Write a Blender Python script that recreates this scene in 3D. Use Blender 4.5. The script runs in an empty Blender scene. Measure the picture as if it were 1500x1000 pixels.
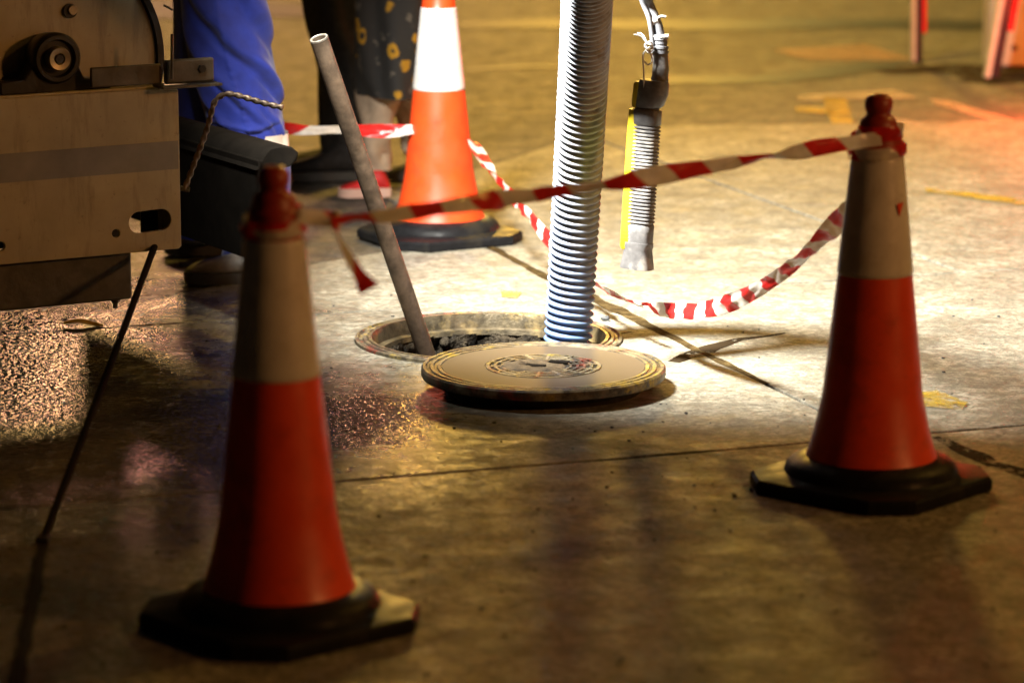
import bpy, bmesh, math, random
from mathutils import Vector, Matrix, noise as mnoise
from mathutils.geometry import delaunay_2d_cdt
R = math.radians
PI = math.pi
random.seed(11)
S = bpy.context.scene
C = S.collection

# ------------------------------------------------------------------ camera
CAM_H = 1.513
FPX = 4850.0
PITCH = math.atan(971 / FPX)
cam_d = bpy.data.cameras.new('camera')
cam = bpy.data.objects.new('camera', cam_d)
C.objects.link(cam)
cam.location = (0, 0, CAM_H)
cam.rotation_euler = (PI / 2 - PITCH, 0, 0)
cam_d.sensor_width = 36
cam_d.lens = 36 * FPX / 1500
cam_d.clip_end = 600
cam_d.dof.use_dof = True
cam_d.dof.focus_distance = 7.45
cam_d.dof.aperture_fstop = 2.9
S.camera = cam

# ------------------------------------------------------------------ world, lamps, exposure
w = bpy.data.worlds.new('World')
S.world = w
w.use_nodes = True
wn = w.node_tree.nodes
bgn = wn['Background']
sky = wn.new('ShaderNodeTexSky')
sky.sky_type = 'NISHITA'
sky.sun_disc = False
sky.sun_elevation = R(2)
sky.sun_rotation = R(60)
w.node_tree.links.new(sky.outputs[0], bgn.inputs[0])
bgn.inputs[1].default_value = 0.003
S.view_settings.view_transform = 'Standard'
S.view_settings.look = 'None'
S.view_settings.exposure = 0
S.view_settings.gamma = 1
S.cycles.use_denoising = True
S.cycles.sample_clamp_indirect = 3
S.cycles.sample_clamp_direct = 12
S.cycles.max_bounces = 6


def lamp(name, loc, power, col, radius, aim=None, size=None, blend=.5):
    d = bpy.data.lights.new(name, 'SPOT' if aim else 'POINT')
    d.energy = power
    d.color = col
    d.shadow_soft_size = radius
    o = bpy.data.objects.new(name, d)
    o.location = loc
    if aim:
        d.spot_size = R(size)
        d.spot_blend = blend
        o.rotation_euler = (Vector(aim) - Vector(loc)).to_track_quat('-Z', 'Y').to_euler()
    C.objects.link(o)
    return o


SOD = (1.0, .52, .09)
lamp('work_floodlight', (-.56, 6.8, 1.78), 2350, (1, .97, .88), .16, (1.0, 8.35, .1), 84, 1.0)
lamp('street_light', (4.6, 9.3, 4.6), 300, SOD, .12)
lamp('street_light', (.5, 12.0, 5.4), 1900, (1.0, .62, .09), .2, (.3, 12.8, 0), 112, .9)
lamp('street_light', (.7, 26, 4.8), 2500, (1.0, .56, .09), .6)
lamp('warm_light', (-2.85, 25, 3.75), 300, (1.0, .62, .22), .4)
lamp('warm_light', (-2.75, 25, 4.35), 330, (1.0, .40, .30), .4)
lamp('warm_light', (-1.13, 25, 4.2), 300, (1.0, .44, .28), .35)
lamp('warm_light', (6.5, 2.5, 3.0), 560, (1.0, .43, .12), .3)  # fill lamp added at the front right to brighten the cones
lamp('traffic_signal', (2.06, 25, 4.4), 70, (.05, 1.0, .55), .2)
lamp('red_warning_light', (2.05, 11.5,   .35), 75, (1, .04, .015), .08)


# ------------------------------------------------------------------ geometry helpers
def ray(px, py):
    dx = (px - 750) / FPX
    dy = (py - 500) / FPX
    cp, sp = math.cos(PITCH), math.sin(PITCH)
    return Vector((dx, cp - dy * sp, -sp - dy * cp))


def G(px, py, h=0.0):            # the point of the ground plane (height h) seen at a photo pixel
    d = ray(px, py)
    t = (CAM_H - h) / -d.z
    return Vector((d.x * t, d.y * t, h))


def P(px, py, Y):                # the point at distance Y from the camera seen at a photo pixel
    d = ray(px, py)
    t = Y / d.y
    return Vector((d.x * t, Y, CAM_H + d.z * t))


def sm(a, b, x):
    t = max(0, min(1, (x - a) / (b - a)))
    return t * t * (3 - 2 * t)


class MB:
    def __init__(self):
        self.v, self.f, self.uv = [], [], {}

    def add(self, vs, fs):
        n = len(self.v)
        self.v += [tuple(p) for p in vs]
        self.f += [tuple(i + n for i in f) for f in fs]

    def box(self, c, s, m=None):
        vs = []
        for x in (-1, 1):
            for y in (-1, 1):
                for z in (-1, 1):
                    p = Vector((x * s[0] / 2, y * s[1] / 2, z * s[2] / 2))
                    if m is not None:
                        p = m @ p
                    vs.append(p + Vector(c))
        self.add(vs, [(0, 1, 3, 2), (4, 6, 7, 5), (0, 4, 5, 1), (2, 3, 7, 6), (0, 2, 6, 4), (1, 5, 7, 3)])
        return self

    def rings(self, rings, closed=True, cap0=True, cap1=True):
        n = len(rings[0])
        vs = [p for r in rings for p in r]
        fs = []
        for i in range(len(rings) - 1):
            for j in range(n if closed else n - 1):
                k = (j + 1) % n
                fs.append((i * n + j, i * n + k, (i + 1) * n + k, (i + 1) * n + j))
        if closed and cap0:
            fs.append(tuple(reversed(range(n))))
        if closed and cap1:
            fs.append(tuple((len(rings) - 1) * n + j for j in range(n)))
        self.add(vs, fs)
        return self

    def lathe(self, prof, n=48, c=(0, 0, 0), cap0=True, cap1=True, m=None):
        rs = []
        for r, z in prof:
            rg = []
            for j in range(n):
                a = 2 * PI * j / n
                p = Vector((r * math.cos(a), r * math.sin(a), z))
                if m is not None:
                    p = m @ p
                rg.append(p + Vector(c))
            rs.append(rg)
        return self.rings(rs, True, cap0, cap1)

    def tube(self, path, rad, n=12, cap=True, flat=1.0):
        path = [Vector(p) for p in path]
        rs = []
        prev = None
        for i, p in enumerate(path):
            t = (path[min(i + 1, len(path) - 1)] - path[max(i - 1, 0)]).normalized()
            if prev is None:
                up = Vector((0, 0, 1)) if abs(t.z) < .9 else Vector((0, 1, 0))
                x = t.cross(up).normalized()
            else:
                x = (prev - t * prev.dot(t)).normalized()
            prev = x
            y = t.cross(x)
            r = rad[i] if isinstance(rad, (list, tuple)) else rad
            rs.append([p + x * r * math.cos(2 * PI * j / n) + y * r * flat * math.sin(2 * PI * j / n) for j in range(n)])
        return self.rings(rs, True, cap, cap)

    def plate(self, outer, holes, depth, place):
        """flat outline with holes, extruded by depth; place(x, y, d) -> world point"""
        pts, edges = [], []
        for loop in [outer] + holes:
            n0 = len(pts)
            pts += [Vector(p) for p in loop]
            edges += [(n0 + i, n0 + (i + 1) % len(loop)) for i in range(len(loop))]
        vo, eo, fo, *_ = delaunay_2d_cdt(pts, edges, [], 0, 1e-6)
        def inside(p, loop):
            c = False
            for i in range(len(loop)):
                a, b = loop[i], loop[i - 1]
                if (a[1] > p[1]) != (b[1] > p[1]) and p[0] < (b[0] - a[0]) * (p[1] - a[1]) / (b[1] - a[1]) + a[0]:
                    c = not c
            return c
        tri = []
        for f in fo:
            cx = sum(vo[i].x for i in f) / len(f)
            cy = sum(vo[i].y for i in f) / len(f)
            if inside((cx, cy), outer) and not any(inside((cx, cy), h) for h in holes):
                tri.append(tuple(f))
        N = len(vo)
        vs = [place(q.x, q.y, 0) for q in vo] + [place(q.x, q.y, depth) for q in vo]
        fs = list(tri) + [tuple(N + i for i in reversed(f)) for f in tri]
        cnt = {}
        for f in tri:
            for i in range(len(f)):
                a, b = f[i], f[(i + 1) % len(f)]
                cnt.setdefault((min(a, b), max(a, b)), []).append((a, b))
        for k, l in cnt.items():
            if len(l) == 1:
                a, b = l[0]
                fs.append((b, a, N + a, N + b))
        self.add(vs, fs)
        return self

    def build(self, name, mat, parent=None, origin=(0, 0, 0), smooth=True, angle=38, bevel=0, subsurf=0, kind=None, uv=None):
        me = bpy.data.meshes.new(name)
        o3 = Vector(origin)
        me.from_pydata([Vector(p) - o3 for p in self.v], [], self.f)
        me.update()
        bm = bmesh.new()
        bm.from_mesh(me)
        bmesh.ops.recalc_face_normals(bm, faces=bm.faces)
        bm.to_mesh(me)
        bm.free()
        if uv:
            l = me.uv_layers.new(name='UVMap')
            for lp in me.loops:
                l.data[lp.index].uv = uv[lp.vertex_index]
        if smooth:
            me.shade_smooth()
            if angle < 180:
                me.set_sharp_from_angle(angle=R(angle))
        me.materials.append(mat)
        o = bpy.data.objects.new(name, me)
        C.objects.link(o)
        if parent:
            o.parent = parent
        elif origin != (0, 0, 0):
            o.location = origin
        if bevel:
            b = o.modifiers.new('bevel', 'BEVEL')
            b.width = bevel
            b.segments = 2
            b.limit_method = 'ANGLE'
            b.angle_limit = R(40)
        if subsurf:
            b = o.modifiers.new('subsurf', 'SUBSURF')
            b.levels = subsurf
            b.render_levels = subsurf
        if kind:
            o['kind'] = kind
        return o


def thing(name, label, cat, loc=(0, 0, 0), rz=0, group=None):
    o = bpy.data.objects.new(name, None)
    o.empty_display_size = .05
    C.objects.link(o)
    o.location = loc
    o.rotation_euler = (0, 0, rz)
    return tag(o, label, cat, group)


def tag(o, label, cat, group=None):
    o['label'] = label
    o['category'] = cat
    if group:
        o['group'] = group
    return o


def copy_thing(t, loc, rz, label):
    r = t.copy()
    C.objects.link(r)
    r.location = loc
    r.rotation_euler = (0, 0, rz)
    r['label'] = label
    for ch in list(t.children):
        c = ch.copy()
        C.objects.link(c)
        c.parent = r
    return r


def spline(pts, n):
    """Catmull-Rom through the points, n samples per span"""
    pts = [Vector(p) for p in pts]
    out = []
    for i in range(len(pts) - 1):
        p0 = pts[i - 1] if i else pts[0] * 2 - pts[1]
        p1, p2 = pts[i], pts[i + 1]
        p3 = pts[i + 2] if i + 2 < len(pts) else pts[-1] * 2 - pts[-2]
        for k in range(n):
            t = k / n
            out.append(.5 * ((2 * p1) + (p2 - p0) * t + (2 * p0 - 5 * p1 + 4 * p2 - p3) * t * t + (3 * p1 - p0 - 3 * p2 + p3) * t ** 3))
    out.append(pts[-1])
    return out


def resample(path, step):
    L = [0]
    for a, b in zip(path, path[1:]):
        L.append(L[-1] + (b - a).length)
    n = max(2, int(L[-1] / step))
    out, j = [], 0
    for i in range(n + 1):
        s = L[-1] * i / n
        while j < len(path) - 2 and L[j + 1] < s:
            j += 1
        d = L[j + 1] - L[j]
        t = (s - L[j]) / d if d > 0 else 0
        out.append(path[j].lerp(path[j + 1], t))
    return out, L[-1] / n


# ------------------------------------------------------------------ material helpers
class NT:
    def __init__(self, name):
        self.m = bpy.data.materials.new(name)
        self.m.use_nodes = True
        self.n = self.m.node_tree.nodes
        self.l = self.m.node_tree.links
        self.b = self.n['Principled BSDF']
        self.out = self.n['Material Output']
        self.tc = self.n.new('ShaderNodeTexCoord')

    def set(self, k, v):
        if hasattr(v, 'is_linked') or isinstance(v, bpy.types.NodeSocket):
            self.l.new(v, self.b.inputs[k])
        else:
            self.b.inputs[k].default_value = v if not isinstance(v, tuple) else (*v, 1) if len(v) == 3 else v

    def conn(self, v, sock):
        if isinstance(v, bpy.types.NodeSocket):
            self.l.new(v, sock)
        elif isinstance(v, tuple) and len(sock.default_value) == 4 and len(v) == 3:
            sock.default_value = (*v, 1)
        else:
            sock.default_value = v

    def math(self, op, a, b=0.0, c=None, clamp=False):
        n = self.n.new('ShaderNodeMath')
        n.operation = op
        n.use_clamp = clamp
        self.conn(a, n.inputs[0])
        self.conn(b, n.inputs[1])
        if c is not None:
            self.conn(c, n.inputs[2])
        return n.outputs[0]

    def noise(self, scale, detail=4, rough=.55, vec=None, dist=0, w=None):
        n = self.n.new('ShaderNodeTexNoise')
        n.inputs['Scale'].default_value = scale
        n.inputs['Detail'].default_value = detail
        n.inputs['Roughness'].default_value = rough
        n.inputs['Distortion'].default_value = dist
        self.l.new(vec or self.tc.outputs['Object'], n.inputs['Vector'])
        return n.outputs[0]

    def voro(self, scale, feat='F1', vec=None, out='Distance'):
        n = self.n.new('ShaderNodeTexVoronoi')
        n.feature = feat
        n.inputs['Scale'].default_value = scale
        self.l.new(vec or self.tc.outputs['Object'], n.inputs['Vector'])
        return n.outputs[out]

    def ramp(self, f, *stops, interp='LINEAR'):
        n = self.n.new('ShaderNodeValToRGB')
        e = n.color_ramp.elements
        n.color_ramp.interpolation = interp
        while len(e) < len(stops):
            e.new(.5)
        for i, (p, c) in enumerate(stops):
            e[i].position = p
            e[i].color = (c, c, c, 1) if not isinstance(c, tuple) else (*c, 1)
        self.l.new(f, n.inputs[0])
        return n.outputs[0]

    def mix(self, f, a, b, mode='MIX'):
        n = self.n.new('ShaderNodeMix')
        n.data_type = 'RGBA'
        n.blend_type = mode
        self.conn(f, n.inputs[0])
        self.conn(a, n.inputs[6])
        self.conn(b, n.inputs[7])
        return n.outputs[2]

    def bump(self, h, strength=.5, dist=.005, normal=None, key='Normal'):
        n = self.n.new('ShaderNodeBump')
        self.conn(strength, n.inputs['Strength'])
        n.inputs['Distance'].default_value = dist
        self.l.new(h, n.inputs['Height'])
        if normal:
            self.l.new(normal, n.inputs['Normal'])
        if key:
            self.l.new(n.outputs[0], self.b.inputs[key])
        return n.outputs[0]

    def xyz(self, sock=None):
        n = self.n.new('ShaderNodeSeparateXYZ')
        self.l.new(sock or self.tc.outputs['Object'], n.inputs[0])
        return n.outputs


def plain(name, col, rough=.5, metal=0.0, var=.35, scale=30, bump=.2, bdist=.002, dirt=None, dirt_scale=12, spec=.5):
    t = NT(name)
    f = t.noise(scale, 5, .6)
    dark = tuple(c * (1 - var) for c in col)
    lite = tuple(min(1, c * (1 + var * .6)) for c in col)
    base = t.ramp(f, (.3, dark), (.7, lite))
    if dirt:
        g = t.ramp(t.noise(dirt_scale, 6, .65), (.5, 0.0), (.68, 1.0))
        base = t.mix(g, base, dirt)
    t.set('Base Color', base)
    t.set('Roughness', t.ramp(t.noise(scale * .7, 4), (.3, max(.03, rough - .12)), (.7, min(1, rough + .12))))
    t.set('Metallic', metal)
    t.set('Specular IOR Level', spec)
    if bump:
        t.bump(t.noise(scale * 4, 4), bump, bdist)
    return t.m


M = {}


def wet_mask(t):
    """soaked patches of the yard: blobs on the ground with ragged noisy rims"""
    x, y, _ = t.xyz()
    rag = t.math('ADD', t.math('MULTIPLY', t.math('SUBTRACT', t.noise(3.2, 6, .62), .5), 1.5), t.math('MULTIPLY', t.math('SUBTRACT', t.noise(24, 5, .65), .5), 1.7))
    tot = None
    for cx, cy, rx, ry in ((-1.15, 7.0, .72, 2.1), (-.30, 6.75, .26, .55), (-.62, 6.5, .3, .8)):
        dx = t.math('DIVIDE', t.math('SUBTRACT', x, cx), rx)
        dy = t.math('DIVIDE', t.math('SUBTRACT', y, cy), ry)
        d = t.math('SQRT', t.math('ADD', t.math('MULTIPLY', dx, dx), t.math('MULTIPLY', dy, dy)))
        d = t.math('ADD', d, rag)
        b = t.math('SUBTRACT', 1.0, t.math('DIVIDE', t.math('SUBTRACT', d, .45), .95), clamp=True)
        tot = b if tot is None else t.math('MAXIMUM', tot, b)
    return tot


def ground_mat(name, lo, hi, speck, grain=1.0, dry=.62):
    t = NT(name)
    big = t.noise(1.3, 5, .6)
    mid = t.noise(7, 6, .65)
    fine = t.noise(58, 5, .7)
    agg = t.voro(85, 'F1')
    base = t.mix(t.ramp(big, (.32, 0.0), (.68, 1.0)), lo, hi)
    base = t.mix(t.ramp(mid, (.38, 1.0), (.62, 0.0)), base, tuple(c * .62 for c in lo))
    base = t.mix(t.math('MULTIPLY', t.ramp(fine, (.40, 1.0), (.54, 0.0)), .9), base, tuple(c * .45 for c in lo))
    base = t.mix(t.math('MULTIPLY', t.ramp(agg, (.1, 1.0), (.3, 0.0)), .5), base, speck)
    mot = t.noise(27, 4, .6)
    base = t.mix(t.math('MULTIPLY', t.ramp(mot, (.40, 1.0), (.54, 0.0)), .75), base, tuple(c * .45 for c in lo))
    spots = t.ramp(t.noise(20, 4, .6), (.665, 0.0), (.7, 1.0))
    base = t.mix(t.math('MULTIPLY', spots, .75), base, tuple(c * .3 for c in lo))
    wet = wet_mask(t)
    base = t.mix(wet, base, t.mix(1.0, base, (.42, .40, .37), 'MULTIPLY'))
    t.set('Base Color', base)
    rr = t.ramp(t.noise(11, 5, .6), (.3, dry - .12), (.7, dry + .16))
    rough = t.mix(wet, rr, (.13, .13, .13))
    t.set('Roughness', rough)
    dryh = t.math('ADD', t.math('MULTIPLY', t.noise(36, 6, .7), 1.15), t.math('MULTIPLY', t.noise(9, 4, .5), .8))
    weth = t.math('ADD', t.math('MULTIPLY', t.noise(70, 2.5, .5), .5), t.math('MULTIPLY', t.noise(10, 3, .5), .5))
    h = t.mix(wet, dryh, weth)
    t.bump(h, 1.0, .0075 * grain)
    return t.m


M['concrete'] = ground_mat('weathered concrete', (.27, .25, .19), (.48, .452, .37), (.52, .49, .41))
M['asphalt'] = ground_mat('worn asphalt', (.10, .09, .075), (.215, .19, .15), (.30, .27, .22), 1.5, .6)
M['rubble'] = plain('damp soil', (.034, .025, .014), .8, 0, .8, 26, .9, .02, None, 12, .25)
M['iron'] = plain('cast iron', (.11, .088, .055), .42, .55, .6, 40, .5, .003, (.30, .22, .10), 16)
M['iron_dark'] = plain('dark cast iron', (.05, .042, .032), .5, .5, .6, 40, .5, .003)
M['black_rubber'] = plain('black rubber', (.010, .010, .011), .46, 0, .4, 30, .3, .002, (.020, .018, .015), 9, .08)
M['cone_red'] = plain('orange red plastic', (.74, .050, .010), .38, 0, .20, 9, .12, .002, (.42, .034, .012), 7)
M['cone_dark'] = plain('dark red plastic', (.36, .034, .014), .45, 0, .45, 14, .15, .002)
M['sleeve'] = plain('white reflective sheet', (.74, .73, .71), .30, 0, .10, 8, .08, .001, (.52, .49, .43), 7)
M['steel_pipe'] = plain('rusty steel pipe', (.15, .105, .070), .5, .55, .5, 26, .3, .002, (.07, .05, .035), 15)
M['bright_steel'] = plain('scraped steel', (.62, .58, .50), .35, .9, .3, 60, .2, .001)
M['cream'] = plain('cream truck paint', (.48, .37, .19), .42, 0, .22, 6, .08, .002, (.26, .19, .09), 5)
M['stripe'] = plain('grey stripe paint', (.21, .19, .15), .45, 0, .25, 9, .05, .001)
M['truck_black'] = plain('greasy black steel', (.022, .020, .017), .38, .3, .5, 22, .3, .002)
M['truck_grey'] = plain('grubby grey steel', (.085, .075, .055), .45, .4, .4, 22, .3, .002)
M['rail_black'] = plain('black rail', (.012, .010, .008), .92, 0, .3, 20, .1, .001, None, 12, .03)
M['brass_cap'] = plain('worn steel hub', (.36, .30, .19), .42, .7, .3, 40, .2, .001)
M['pendant_grey'] = plain('grey grip plastic', (.125, .12, .12), .48, 0, .4, 40, .25, .001, (.26, .24, .21), 20)
M['pendant_yellow'] = plain('yellow plastic', (.58, .43, .02), .4, 0, .12, 25, .1, .001)
M['cable'] = plain('grey cable sheath', (.12, .125, .14), .45, 0, .35, 40, .15, .001, (.24, .23, .22), 22)
M['tie'] = plain('pale plastic tie', (.62, .60, .56), .4, 0, .2, 40, .1, .001)
M['boot'] = plain('dusty leather', (.15, .135, .115), .55, 0, .4, 30, .35, .002, (.24, .21, .17), 16)
M['sole'] = plain('rubber sole', (.045, .042, .036), .6, 0, .3, 30, .3, .002)
M['black_cloth'] = plain('black trouser cloth', (.012, .011, .011), .8, 0, .4, 60, .3, .002)
M['beige_cloth'] = plain('beige trouser cloth', (.40, .30, .21), .85, 0, .25, 30, .3, .002)
M['red_shoe'] = plain('red canvas', (.50, .012, .012), .6, 0, .25, 30, .2, .001)
M['pale_sole'] = plain('pale rubber sole', (.62, .40, .32), .55, 0, .15, 30, .1, .001)
M['skin'] = plain('skin', (.42, .25, .17), .5, 0, .12, 20, .1, .001)
M['hair'] = plain('dark hair', (.03, .022, .016), .6, 0, .4, 60, .3, .002)
M['grey_shirt'] = plain('grey shirt cloth', (.10, .10, .11), .85, 0, .3, 30, .2, .002)
M['band'] = plain('pale reflective band', (.66, .56, .48), .35, 0, .2, 30, .1, .001)
M['dirt'] = plain('packed brown dirt', (.05, .033, .013), .9, 0, .7, 45, .8, .006, (.10, .07, .028), 24, .05)
M['stone'] = plain('dark chipping', (.05, .055, .06), .5, 0, .5, 90, .5, .004)
M['leaf'] = plain('yellow leaf', (.60, .40, .03), .55, 0, .3, 60, .2, .001)
M['cabinet'] = plain('pale cabinet paint', (.55, .45, .33), .5, 0, .2, 7, .1, .001)
M['post_lit_edge'] = plain('lit post edge', (.62, .52, .38), .45, 0, .15, 20, .1, .001)
M['red_reflector'] = plain('red reflector', (.80, .01, .01), .2, 0, .1, 40, .1, .001)


def cloth_blue():
    t = NT('blue work cloth')
    base = t.ramp(t.noise(18, 5, .6), (.3, (.010, .022, .22)), (.7, (.016, .038, .36)))
    t.set('Base Color', base)
    t.set('Roughness', .8)
    t.set('Sheen Weight', .15)
    n = t.bump(t.noise(420, 2), .25, .0015, key=None)
    t.bump(t.noise(22, 4, .5), .35, .006, normal=n)
    return t.m


def cloth_flowers():
    t = NT('dark cloth with yellow flowers')
    mp = t.n.new('ShaderNodeMapping')
    t.l.new(t.tc.outputs['Object'], mp.inputs[0])
    d = t.voro(13, 'F1', mp.outputs[0])
    rag = t.math('ADD', d, t.math('MULTIPLY', t.math('SUBTRACT', t.noise(60, 3), .5), .22))
    ring = t.ramp(rag, (.13, 0.0), (.16, 1.0), (.30, 1.0), (.33, 0.0))
    pick = t.ramp(t.noise(7, 2), (.50, 0.0), (.53, 1.0))
    fl = t.math('MULTIPLY', ring, pick)
    leaf = t.ramp(t.noise(24, 4, .6), (.60, 0.0), (.64, 1.0))
    base = t.mix(leaf, (.022, .021, .020), (.11, .095, .075))
    base = t.mix(fl, base, (.42, .22, .012))
    t.set('Base Color', base)
    t.set('Roughness', .85)
    t.bump(t.noise(18, 4), .4, .008)
    return t.m


def streaky(name, col, dirt, rough, sc, amount=.5):
    """plain paint with smeared scuffs; sc stretches the scuff noise per axis"""
    t = NT(name)
    mp = t.n.new('ShaderNodeMapping')
    mp.inputs['Scale'].default_value = sc
    t.l.new(t.tc.outputs['Object'], mp.inputs[0])
    base = t.ramp(t.noise(9, 5, .6), (.3, tuple(c * .82 for c in col)), (.7, tuple(min(1, c * 1.08) for c in col)))
    sc1 = t.ramp(t.noise(1.0, 6, .7, mp.outputs[0]), (.52, 0.0), (.66, 1.0))
    base = t.mix(t.math('MULTIPLY', sc1, amount), base, dirt)
    spk = t.ramp(t.noise(70, 4, .7), (.62, 0.0), (.70, 1.0))
    base = t.mix(t.math('MULTIPLY', spk, amount * .9), base, dirt)
    t.set('Base Color', base)
    t.set('Roughness', t.ramp(t.noise(14, 5, .6), (.3, rough - .1), (.7, rough + .18)))
    t.bump(t.noise(1.0, 5, .6, mp.outputs[0]), .15, .002)
    return t.m


M['cone_red'] = streaky('scuffed orange red plastic', (.74, .062, .010), (.26, .034, .014), .36, (16, 16, 16), .32)
M['sleeve'] = streaky('scuffed white reflective sheet', (.62, .60, .58), (.36, .31, .25), .30, (22, 22, 14), .38)
M['cream'] = streaky('grimy cream truck paint', (.40, .33, .185), (.16, .12, .06), .42, (22, 22, 3.5), .55)


def tape_mat():
    t = NT('red and white barrier tape')
    uv = t.xyz(t.tc.outputs['UV'])
    f = t.math('FRACT', t.math('ADD', uv[0], t.math('MULTIPLY', uv[1], .32)))
    s = t.ramp(f, (.485, 0.0), (.5, 1.0), (.985, 1.0), (1.0, 0.0))
    grime = t.ramp(t.noise(40, 5), (.4, 1.0), (.75, .72))
    base = t.mix(s, (.80, .77, .72), (.66, .022, .020))
    base = t.mix(1.0, base, grime, 'MULTIPLY')
    t.set('Base Color', base)
    t.set('Roughness', .28)
    t.bump(t.noise(60, 3), .4, .003)
    tr = t.n.new('ShaderNodeBsdfTranslucent')
    t.l.new(base, tr.inputs[0])
    mx = t.n.new('ShaderNodeMixShader')
    mx.inputs[0].default_value = .35
    t.l.new(t.b.outputs[0], mx.inputs[1])
    t.l.new(tr.outputs[0], mx.inputs[2])
    t.l.new(mx.outputs[0], t.out.inputs[0])
    return t.m


def hose_mat():
    t = NT('blue grey ribbed hose plastic')
    z = t.xyz()[2]
    blue = t.math('SUBTRACT', 1.0, t.math('DIVIDE', t.math('SUBTRACT', z, -.02), .42), clamp=True)
    base = t.mix(blue, (.25, .27, .31), (.075, .15, .33))
    g = t.ramp(t.noise(22, 6, .7), (.52, 0.0), (.70, 1.0))
    base = t.mix(g, base, (.12, .10, .085))
    g2 = t.ramp(t.noise(60, 4, .7), (.60, 0.0), (.72, .8))
    base = t.mix(g2, base, (.34, .33, .32))
    t.set('Base Color', base)
    t.set('Roughness', t.ramp(t.noise(50, 4), (.3, .3), (.7, .55)))
    t.bump(t.noise(120, 4), .3, .002)
    return t.m


def paint_mat(name, col, wear=.5, rough=.5, soft=.03, top=1.0):
    t = NT(name)
    t.set('Base Color', t.mix(t.ramp(t.noise(30, 4), (.3, 0.0), (.7, 1.0)), col, tuple(c * .7 for c in col)))
    t.set('Roughness', rough)
    t.set('Specular IOR Level', .1)
    m = t.math('ADD', t.math('MULTIPLY', t.noise(9, 5, .6), .6), t.math('MULTIPLY', t.noise(70, 5, .7), .4))
    a = t.ramp(m, (wear - soft, 0.0), (wear + soft, top))
    t.set('Alpha', a)
    return t.m


def lid_mat():
    t = NT('painted chipped iron rim')
    n1 = t.noise(7, 5, .65, dist=.6)
    n2 = t.noise(38, 5, .7)
    base = t.ramp(n1, (.30, (.05, .045, .035)), (.40, (.16, .030, .018)), (.47, (.10, .08, .05)), (.56, (.15, .125, .08)), (.64, (.34, .24, .02)), (.72, (.10, .16, .11)))
    base = t.mix(t.ramp(n2, (.42, 1.0), (.58, 0.0)), base, (.045, .038, .028))
    base = t.mix(t.math('MULTIPLY', t.ramp(t.noise(18, 4), (.5, 0.0), (.6, 1.0)), .6), base, (.22, .18, .11))
    t.set('Base Color', base)
    t.set('Roughness', t.ramp(n2, (.3, .3), (.7, .6)))
    t.set('Metallic', .1)
    t.set('Specular IOR Level', .2)
    t.bump(t.noise(90, 5, .6), .7, .004)
    return t.m


def plate_mat():
    t = NT('smooth tan cover face')
    a = t.noise(3.0, 3, .5)
    base = t.ramp(a, (.3, (.060, .043, .026)), (.7, (.082, .060, .037)))
    t.set('Base Color', base)
    t.set('Roughness', .6)
    t.bump(t.noise(160, 3), .15, .001)
    return t.m


M['blue'] = cloth_blue()
M['flowers'] = cloth_flowers()
M['tape'] = tape_mat()
M['hose'] = hose_mat()
M['lid_rim'] = lid_mat()
M['lid_face'] = plate_mat()
M['yellow_line'] = paint_mat('worn yellow road paint', (.50, .34, .04), .51, .5, .09, .9)
M['faint_yellow'] = paint_mat('faint yellow road paint', (.50, .37, .06), .47, .5, .14, .75)
M['white_line'] = paint_mat('worn white road paint', (.48, .40, .30), .48, .5, .14, .7)
M['pink_line'] = paint_mat('worn pink road paint', (.46, .27, .17), .45, .5, .16, .6)
M['dark_strip'] = paint_mat('dark ground strip', (.028, .026, .022), .34)
M['dark_brown'] = paint_mat('dark brown patch', (.028, .018, .008), .46, .95)

# ------------------------------------------------------------------ setting: ground, slabs
RING = G(716, 496)
RO = .3135
CIRC = [(RING.x + RO * math.cos(2 * PI * i / 96), RING.y + RO * math.sin(2 * PI * i / 96)) for i in range(96)]
mb = MB()
mb.plate([(-200, -60), (200, -60), (200, 340), (-200, 340)], [CIRC], -.02, lambda x, y, d: Vector((x, y, -.007 + d)))
ground = mb.build('ground', M['asphalt'], smooth=False, kind='structure')
ground['label'] = 'worn brown asphalt yard floor'

TH = R(19.35)
UX, UY = math.cos(TH), math.sin(TH)


def uv2w(u, v):
    return (u * UX - v * UY, u * UY + v * UX)


def w2uv(x, y):
    return (x * UX + y * UY, -x * UY + y * UX)


def jitter_line(a, b, seed, amp=.004, step=.08):
    a, b = Vector(a), Vector(b)
    n = max(1, int((b - a).length / step))
    t = (b - a).normalized()
    nrm = Vector((-t.y, t.x))
    out = []
    for i in range(n):
        p = a.lerp(b, i / n)
        k = 0 if i == 0 else amp * mnoise.noise(Vector((p.x * 7, p.y * 7, seed)))
        out.append(p + nrm * k)
    return out


def slab(poly_uv, holes=(), mat='concrete'):
    lp = []
    for i, p in enumerate(poly_uv):
        q = poly_uv[(i + 1) % len(poly_uv)]
        lp += jitter_line(p, q, i + poly_uv[0][0])
    pts = [uv2w(*p) for p in lp]
    m = MB()
    m.plate(pts, list(holes), -.012, lambda x, y, d: Vector((x, y, d)))
    o = m.build('concrete_slab', M[mat], ground, smooth=False, bevel=.003)
    return o


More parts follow.
